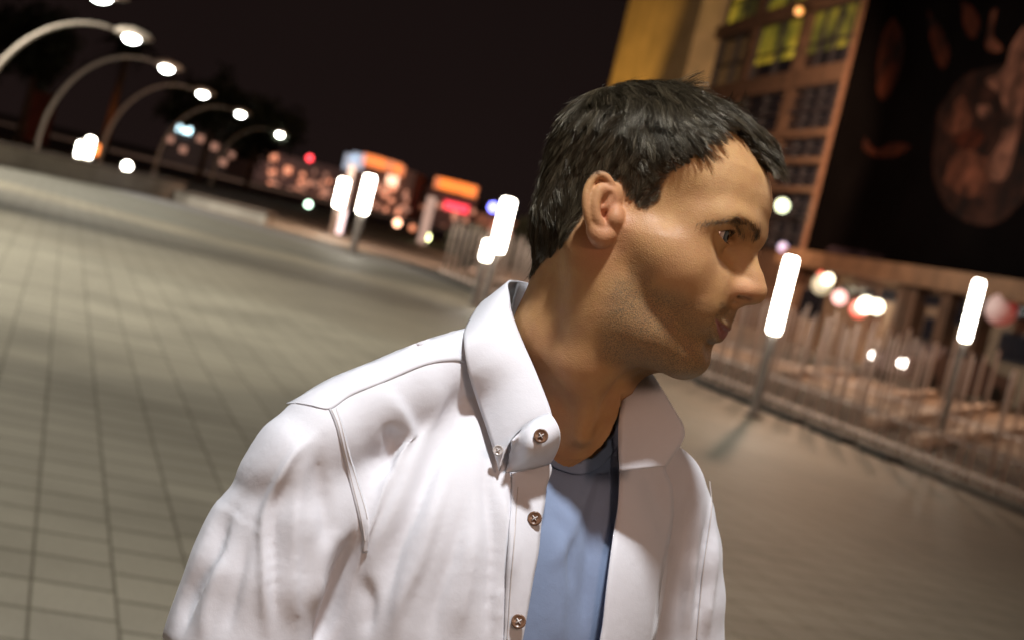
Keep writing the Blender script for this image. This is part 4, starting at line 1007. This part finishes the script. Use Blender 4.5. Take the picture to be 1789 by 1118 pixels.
# soft body folds of the jersey
def strokes(Wv, Nv, lst, sel=None):
    px, py, dd = projA(Wv); disp = np.zeros(len(Wv))
    face = sst(-.15, .15, -(Nv*((Wv-CAM)/np.linalg.norm(Wv-CAM, axis=1, keepdims=True))).sum(1))
    for pts, w, amp in lst:
        A = spl(pts, 40); b = (px > A[:, 0].min()-w*3) & (px < A[:, 0].max()+w*3) & (py > A[:, 1].min()-w*3) & (py < A[:, 1].max()+w*3)
        if not b.any(): continue
        d, t, sd = polydist(px[b], py[b], A); taper = sst(0, .32, t)*sst(1, .68, t)
        if isinstance(amp, tuple): a = amp[0]*np.exp(-(d*np.where(sd > 0, 1, amp[1])/w)**2)
        else: a = amp*np.exp(-(d*np.where(sd > 0, .62, 1.5)/w)**2)
        disp[b] += a*(.04+.96*taper)
    return disp*face
lst = [([(1000, 820), (985, 950), (975, 1118), (970, 1200)], 16, 4), ([(1050, 830), (1035, 950), (1020, 1118)], 10, -4.5), ([(1066, 850), (1056, 1000), (1040, 1150)], 8, 3.5), ([(960, 880), (990, 940), (1000, 1040)], 9, -3), ([(1020, 860), (1000, 930), (960, 1000)], 9, 2.5)]
tW = tW+tN*(strokes(tW, tN, lst)/1000)[:, None]
tee = meshobj('tee_shirt', tW, tQ2, TEE, person, label='light blue crew neck tee')
bvh_t = BVHTree.FromPolygons([Vector(v) for v in tW], [tuple(map(int, f)) for f in tQ2])
def cast(bvh, px, py, off=0.0, default=None):
    r = ray(px, py); r = r/np.linalg.norm(r); h = bvh.ray_cast(Vector(CAM), Vector(r))
    if h[0] is None: return default
    return np.array(h[0])-r*off
def castl(bvh, pts, off):
    out = []; last = None
    for x, y in pts:
        q = cast(bvh, x, y, off)
        out.append(q)
    # fill misses with the nearest hit's distance from the camera
    ok = [i for i, q in enumerate(out) if q is not None]
    if not ok: return np.array([tp(x, y, -8) for x, y in pts])
    for i, q in enumerate(out):
        if q is None:
            j = min(ok, key=lambda k: abs(k-i)); dz = (out[j]-CAM)@fwd; out[i] = CAM+ray(*pts[i])*dz
    return np.array(out)
def ribbon(name, A, B, n, m_, bvh, offA, offB, mat, parent, thick=.0014, bulge=0.0, label=None):
    """strip between two pixel polylines, laid on the surface under it"""
    a, b = spl(A, n), spl(B, n); G = []
    for j in range(m_+1):
        u = j/m_; row = [(a[i]*(1-u)+b[i]*u) for i in range(n)]
        off = offA*(1-u)+offB*u+bulge*4*u*(1-u); G.append(castl(bvh, row, off))
    G = np.array(G)
    for _ in range(2): G[:, 1:-1] = G[:, 1:-1]*.5+(G[:, :-2]+G[:, 2:])*.25
    o = MB().grid(G).build(name, mat, parent, True); md = o.modifiers.new('thick', 'SOLIDIFY'); md.thickness = thick; md.offset = 0
    if label: o['label'] = label
    return o
NB_in = [(955, 772), (971, 791), (985, 800), (1003, 804), (1018, 802), (1031, 797), (1050, 780), (1065, 760), (1080, 725), (1086, 700)]
NB_out = [(946, 792), (966, 814), (984, 822), (1006, 828), (1024, 826), (1042, 818), (1062, 800), (1080, 775), (1092, 740), (1098, 705)]
ribbon('neckband', NB_in, NB_out, 60, 8, bvh_t, .0075, .0025, TEE, tee, .002, .0008)

# -- shirt body and sleeves
sv = Vol((-310, -170, 870), (330, 180, 1545), 3.0)
torso(sv, 9, 860)
sv.chain2([(170, -5, 1368), (184, -5, 1356), (200, -5, 1340), (211, -5, 1295), (215, -5, 1243), (236, -12, 1110), (236, 40, 900)], [42, 50, 55, 59, 62, 52, 36], 12)
sv.chain2([(-155, -5, 1402), (-168, -5, 1381), (-183, -5, 1350), (-197, -5, 1308), (-208, -5, 1262), (-218, -12, 1110), (-208, 40, 900)], [49, 51, 54, 57, 59, 52, 36], 12)
sV, sQ = sv.mesh(); sV = smoothmesh(sV, sQ, 3); sN = vnormals(sV, sQ)@TM; sW = t2w(sV)
FOLDS = [
 ([(668, 738), (688, 768), (686, 806), (668, 850)], 12, (-9, 1.6)), ([(640, 650), (690, 700), (712, 752), (700, 800), (672, 860), (640, 930), (612, 1000), (592, 1080)], 15, 8),
 ([(640, 900), (622, 950), (603, 1000), (586, 1060), (566, 1118), (555, 1170)], 11, -15), ([(800, 640), (770, 700), (735, 780), (700, 870), (655, 970), (640, 1060)], 20, 6),
 ([(838, 660), (810, 730), (765, 800), (735, 880), (700, 960), (680, 1040), (668, 1118)], 15, -6), ([(845, 770), (852, 850), (862, 950), (858, 1040), (856, 1160)], 9, -5),
 ([(875, 830), (884, 900), (893, 960), (890, 1040)], 9, 5), ([(880, 1000), (872, 1060), (872, 1180)], 10, 3.5),
 ([(790, 800), (760, 900), (735, 980), (700, 1060), (690, 1150)], 17, 5), ([(820, 850), (800, 950), (770, 1040), (750, 1150)], 13, -4), ([(830, 900), (822, 1000), (800, 1118)], 14, 3.5),
 ([(640, 1000), (650, 1060), (640, 1118)], 12, -4),
 # sleeve
 ([(560, 735), (500, 790), (470, 860), (464, 950), (464, 1040), (466, 1150)], 9, (6, .6)), ([(482, 850), (478, 920), (478, 1010), (482, 1100)], 8, -5), ([(560, 760), (562, 840), (574, 920), (560, 1000)], 14, -5),
 ([(530, 800), (520, 900), (516, 1000), (520, 1118)], 14, 4.5), ([(428, 880), (410, 905), (385, 960), (340, 1050), (315, 1130)], 9, -5), ([(425, 840), (405, 880), (360, 960), (318, 1060), (298, 1130)], 12, 3.5),
 ([(440, 930), (420, 1010), (395, 1118)], 11, -3.5), ([(604, 930), (578, 950), (560, 1010), (550, 1080)], 11, 5),
 ([(400, 960), (372, 1040), (352, 1130)], 12, 4),
 # far side
 ([(1190, 800), (1205, 870), (1200, 960), (1190, 1060), (1180, 1150)], 10, -4), ([(1215, 830), (1222, 900), (1212, 1000), (1200, 1118)], 8, 4), ([(1240, 850), (1240, 920), (1228, 1000), (1216, 1118)], 6, -6),
 ([(1250, 900), (1250, 980), (1240, 1060), (1236, 1130)], 7, 4), ([(1170, 900), (1172, 1000), (1160, 1118)], 10, 3)]
dsp = strokes(sW, sN, [(p_, w_*.85, a_) for p_, w_, a_ in FOLDS])
dsp = smoothmesh(np.repeat(dsp[:, None], 3, 1), sQ, 3, .6)[:, 0]*1.08
wr = noise3(sV*np.array([1, 1, .3]), 40., 11)[:, 0]*1.1+noise3(sV*np.array([1, 1, .35]), 20., 12)[:, 0]*.3
hang = sst(1430, 1330, sV[:, 2])
sW = sW+sN*((dsp+wr*(.10+.22*hang))/1000)[:, None]
def fit_outline(Wv, pts, band=150., rng=45.):
    """pull the cloth so that its edge follows the outline of the shoulder and sleeve"""
    A = spl(pts, 90); px, py, dd = projA(Wv); d, t, sd = polydist(px, py, A); n = d*sd      # outward is the positive side
    s_ = np.full(46, np.nan)
    for k in range(46):
        m_ = (np.abs(t-k/45) < .014) & (n < rng) & (n > -rng)
        if m_.any(): s_[k] = n[m_].max()
    s_ = np.interp(np.arange(46), np.where(~np.isnan(s_))[0], s_[~np.isnan(s_)]); s_ = np.convolve(np.pad(s_, 2, 'edge'), np.ones(5)/5, 'valid')
    st = np.interp(t, np.linspace(0, 1, 46), s_); w = sst(-band, -5, n-st)*sst(0, .03, t)*sst(1, .985, t)*((n-st) < 3); dA = np.gradient(A, axis=0)
    i = np.clip((t*89).astype(int), 0, 89); tn = dA[i]/np.linalg.norm(dA[i], axis=1, keepdims=True); on = np.stack([-tn[:, 1], tn[:, 0]], 1)    # image normal, positive side
    mv = -(st*w)[:, None]*on*(dd/F)[:, None]
    return Wv+mv[:, :1]*right-mv[:, 1:]*up
SIL = [(278, 1118), (289, 1090), (307, 1037), (331, 972), (354, 913), (372, 872), (386.6, 854.5), (425, 801), (460, 746), (484, 725), (519, 695.5), (572, 663), (643, 634), (731, 598), (800, 578)]
sW = fit_outline(sW, SIL[::-1]); sN = vnormals(sW, sQ)
px, py, dd = projA(sW)
EDGE = [(958, 800), (964, 822), (954, 851), (951, 880), (945, 914), (940, 965), (931, 1011), (920, 1074), (912, 1118), (890, 1220), (840, 1500), (760, 1950)]
TEER = [(1082, 725), (1082, 822), (1080, 880), (1071, 937), (1060, 1022), (1054, 1079), (1048, 1118), (1028, 1220), (960, 1500), (860, 1950)]
OPEN = [(880, 480), (905, 560), (925, 640), (950, 720)]+[(x-9, y) for x, y in EDGE]+[(x+9, y) for x, y in TEER[::-1]]+[(1100, 640), (1000, 470)]
facing = (sN*(sW-CAM)).sum(1) < .35
cut = (inpoly(px, py, OPEN) & facing & (sV[:, 1] > -40)) | (sV[:, 2] > 1520) | ((np.hypot(sV[:, 0]-8, sV[:, 1]+20) < 56) & (sV[:, 2] > 1440)) | ((sV[:, 2] < 884) & (np.abs(sV[:, 0]-10) < 178))
sQ2 = sQ[~cut[sQ].any(1)]
shirt = meshobj('shirt', sW, sQ2, SHIRT, person, label='open white cotton button-down shirt')
md = shirt.modifiers.new('thick', 'SOLIDIFY'); md.thickness = .0012; md.offset = -1
bvh_s = BVHTree.FromPolygons([Vector(v) for v in sW], [tuple(map(int, f)) for f in sQ])
# placket with buttons (near side) and the turned front band (far side)
STI = [(888, 790), (894, 830), (893, 880), (890, 920), (887, 965), (884, 1011), (882, 1074), (880, 1118), (868, 1220), (815, 1500), (735, 1950)]
ribbon('placket', [(960, 806), (963, 822), (954, 851), (951, 880), (945, 914), (940, 965), (931, 1011), (920, 1074), (912, 1118), (890, 1220), (840, 1500), (760, 1950)],
       STI, 120, 8, bvh_s, .006, .0015, SHIRT, shirt, .0016, .002)
ribbon('front_band', [(1083, 812)]+TEER[2:], [(1166, 808), (1162, 822), (1174, 851), (1175, 908), (1164, 965), (1154, 1022), (1149, 1070), (1143, 1118), (1120, 1220), (1055, 1500), (950, 1950)], 120, 10, bvh_s, .004, .003, SHIRT, shirt, .0016, .005)
def stitch(A, off, w=1.1, bv_=None):
    a = spl(A, 60); d = np.gradient(a, axis=0); nrm = np.stack([-d[:, 1], d[:, 0]], 1)/np.linalg.norm(d, axis=1, keepdims=True)
    ribbon('seam', a-nrm*w, a+nrm*w, 90, 1, bv_ or bvh_s, off, off, THREAD, shirt, .0006)
SEAM1 = [(519, 695), (534, 694), (554, 702.5), (575, 714), (587, 743), (598.6, 790), (613, 849), (625, 896), (631, 925)]
SEAM2 = [(590, 713), (600, 745), (611, 790), (626, 840), (640, 885), (645, 905)]
ribbon('armhole_band', SEAM1[3:]+[(634, 935), (634, 965)], SEAM2+[(646, 925), (642, 965)], 60, 4, bvh_s, .0010, .0008, SHIRT, shirt, .0006, .0003)
stitch([(x+4, y) for x, y in SEAM1[3:]]+[(638, 945)], .0018, .4); stitch([(x-3, y) for x, y in SEAM2], .0016, .4)
ribbon('shoulder_yoke', [(500, 705), (519, 695), (572, 663), (643, 634), (731, 598), (790, 580), (812, 574)], [(540, 702), (575, 714), (613, 690), (672, 666), (743, 637), (790, 630), (815, 634)], 80, 8, bvh_s, .0004, .0009, SHIRT, shirt, .0006, .0004)
stitch([(905, 850), (903, 880), (900, 920), (897, 965), (893, 1011), (889, 1074), (886, 1118)], .005, .6)
stitch([(1240, 840), (1243, 891), (1229, 994), (1217, 1118)], .0012, .8)

# -- collar
def loft(name, A, B, n=60, m_=12, bulge=.004, thick=.0018, parent=None, mat=None, M=None):
    """A, B: world polylines"""
    a, b = spl(A, n), spl(B, n); c = None if M is None else spl(M, n); G = []
    tcw = lambda p: (CAM-p)/np.linalg.norm(CAM-p)
    for j in range(m_+1):
        u = j/m_
        if c is None: G.append([a[i]*(1-u)+b[i]*u+tcw(a[i])*bulge*4*u*(1-u) for i in range(n)])
        else: G.append([a[i]*(1-u)*(1-2*u)+c[i]*4*u*(1-u)+b[i]*u*(2*u-1) for i in range(n)])
    o = MB().grid(np.array(G)).build(name, mat or SHIRT, parent or collar_p, True)
    md = o.modifiers.new('thick', 'SOLIDIFY'); md.thickness = thick; md.offset = 0
    return o
collar_p = shirt
def onS(x, y, off):
    q = cast(bvh_s, x, y, off); return q if q is not None else tp(x, y, -8)
foldA = [tp(930, 497, -92), tp(905, 492, -62), tp(888, 494, -28), tp(890, 520, -10), tp(894, 548, 4), tp(911, 594, 28), tp(934, 645, 50), tp(957, 703, 72), tp(965, 728, 80)]
outB = [tp(880, 560, -120), tp(850, 530, -92), tp(836, 536, -52), onS(814, 574, .012), onS(811, 600, .010), onS(818, 650, .010), onS(836, 705, .010), onS(858, 770, .010), onS(873, 822, .008)]
midR = [(a+b)/2+(CAM-a)/np.linalg.norm(CAM-a)*.007 for a, b in zip(foldA, outB)]
midR[-1] = (tp(903, 757, 88)+onS(903, 757, .010))/2; midR[-2] = (midR[-2]+(tp(905, 728, 84)+onS(905, 728, .012))/2)/2
leafR = loft('collar_leaf', foldA, outB, 70, 16, M=midR)
loft('collar_stand', [tp(895, 770, 80), tp(920, 742, 76), tp(942, 728, 76), tp(960, 722, 78)], [onS(884, 824, .005), onS(915, 820, .007), onS(940, 815, .008), onS(960, 809, .008)], 40, 10,
     M=[onS(890, 800, .006), tp(922, 785, 92), tp(950, 778, 93), tp(978, 762, 92)])
# ring behind the neck and the far leaf, standing open
loft('collar_stand', [tp(905, 494, -60), tp(935, 498, -96), tp(985, 520, -108), tp(1050, 570, -70), tp(1095, 620, -20), tp(1122, 641, 36)],
     [tp(880, 600, -52), tp(920, 620, -92), tp(975, 640, -104), tp(1040, 680, -60), tp(1085, 720, 0), tp(1095, 760, 48)], 60, 8, 0)
loft('collar_leaf', [tp(1122, 640, 40), tp(1113, 650, 42), tp(1104, 664, 46), tp(1091, 687, 56), tp(1082, 725, 70), tp(1080, 770, 84), tp(1082, 822, 96)],
     [tp(1122.5, 640.5, 40), tp(1137, 651, 48), tp(1157, 682, 66), tp(1180, 720, 88), tp(1194, 746, 100), tp(1192, 770, 104), tp(1163, 814, 106)], 70, 12, .005)
stitch2 = None
# buttons
BUT = simple('brown horn button', (.16, .085, .05), .25, 0, .3, 300); BUTW = simple('pale collar button', (.55, .52, .50), .25, 0, .1)
def button(x, y, r, base, mat, par, label=None):
    c = base; n = (CAM-c); n /= np.linalg.norm(n); n = n+np.array([0, 0, .12]); n /= np.linalg.norm(n)
    a = np.cross(n, [0, 0, 1.]); a /= np.linalg.norm(a); b = np.cross(n, a); mb = MB(); prof = [(0, -.001), (1, -.001), (1.03, .0002), (1.0, .0012), (.84, .0016), (.74, .0011), (0, .0010)]; S = 28; V = []; Fq = []
    for k, (rr, h) in enumerate(prof):
        for i in range(S): an = 2*math.pi*i/S; V.append(c+n*h+(a*math.cos(an)+b*math.sin(an))*r*max(rr, .001))
    for k in range(len(prof)-1):
        for i in range(S): Fq.append((k*S+i, k*S+(i+1) % S, (k+1)*S+(i+1) % S, (k+1)*S+i))
    o = meshobj('button', V, np.array(Fq), mat, par, True, label)
    t = MB()
    for s1, s2 in ((1, 1), (-1, 1)): t.tube([c+n*.0016+(a*s1+b*s2)*r*.32, c+n*.0021, c+n*.0016-(a*s1+b*s2)*r*.32], r*.09, 6)
    t.build('button_thread', THREAD, o, True)
bb = BVHTree.FromObject(bpy.data.objects['placket'], bpy.context.evaluated_depsgraph_get())
button(945, 761, .0056, tp(945, 761, 97), BUT, shirt, 'brown button at the collar')
for x, y in ((934, 905), (906, 1085), (872, 1262), (838, 1440)):
    q = cast(bb, x, y, .003); q = q if q is not None else onS(x, y, .008); button(x, y, .0056, q, BUT, shirt)
button(870, 786, .0042, onS(870, 786, .019), BUTW, shirt, 'small pale button on the collar point')

# -- trousers and shoes (below the picture)
lv = Vol((-200, -160, 30), (220, 170, 930), 6.0)
sections(lv, [790, 850, 905], np.array([172, 176, 166]), np.array([104, 108, 104]), np.array([-134, -136, -120]), 8, 20)
for s in (1, -1): lv.chain([(8+s*88, -8, 800), (8+s*92, 2, 470), (8+s*98, -16, 60)], [86, 66, 58], 16)
lV, lQ = lv.mesh(); lV = smoothmesh(lV, lQ, 2)
JEANS = simple('dark denim', (.02, .028, .05), .8, 0, .3, 60)
meshobj('trousers', t2w(lV), lQ, JEANS, person, label='dark blue jeans')
SHOE = simple('black shoe leather', (.012, .011, .01), .35)
for s in (1, -1):
    fv = Vol((-60, -110, -3), (60, 220, 110), 5.0); fv.chain([(0, -40, 38), (0, 30, 36), (0, 120, 26), (0, 165, 22)], [38, 38, 34, 24], 14); fv.cap((0, -15, 60), (0, -15, 95), 44, 42, k=12)
    fv.op(lambda X, Y, Z: -Z+0*X+0*Y, None, None, 2, 'and')
    fV, fQ = fv.mesh(); meshobj('shoe', t2w(fV+np.array([8+s*98, 0, 1])), fQ, SHOE, person)
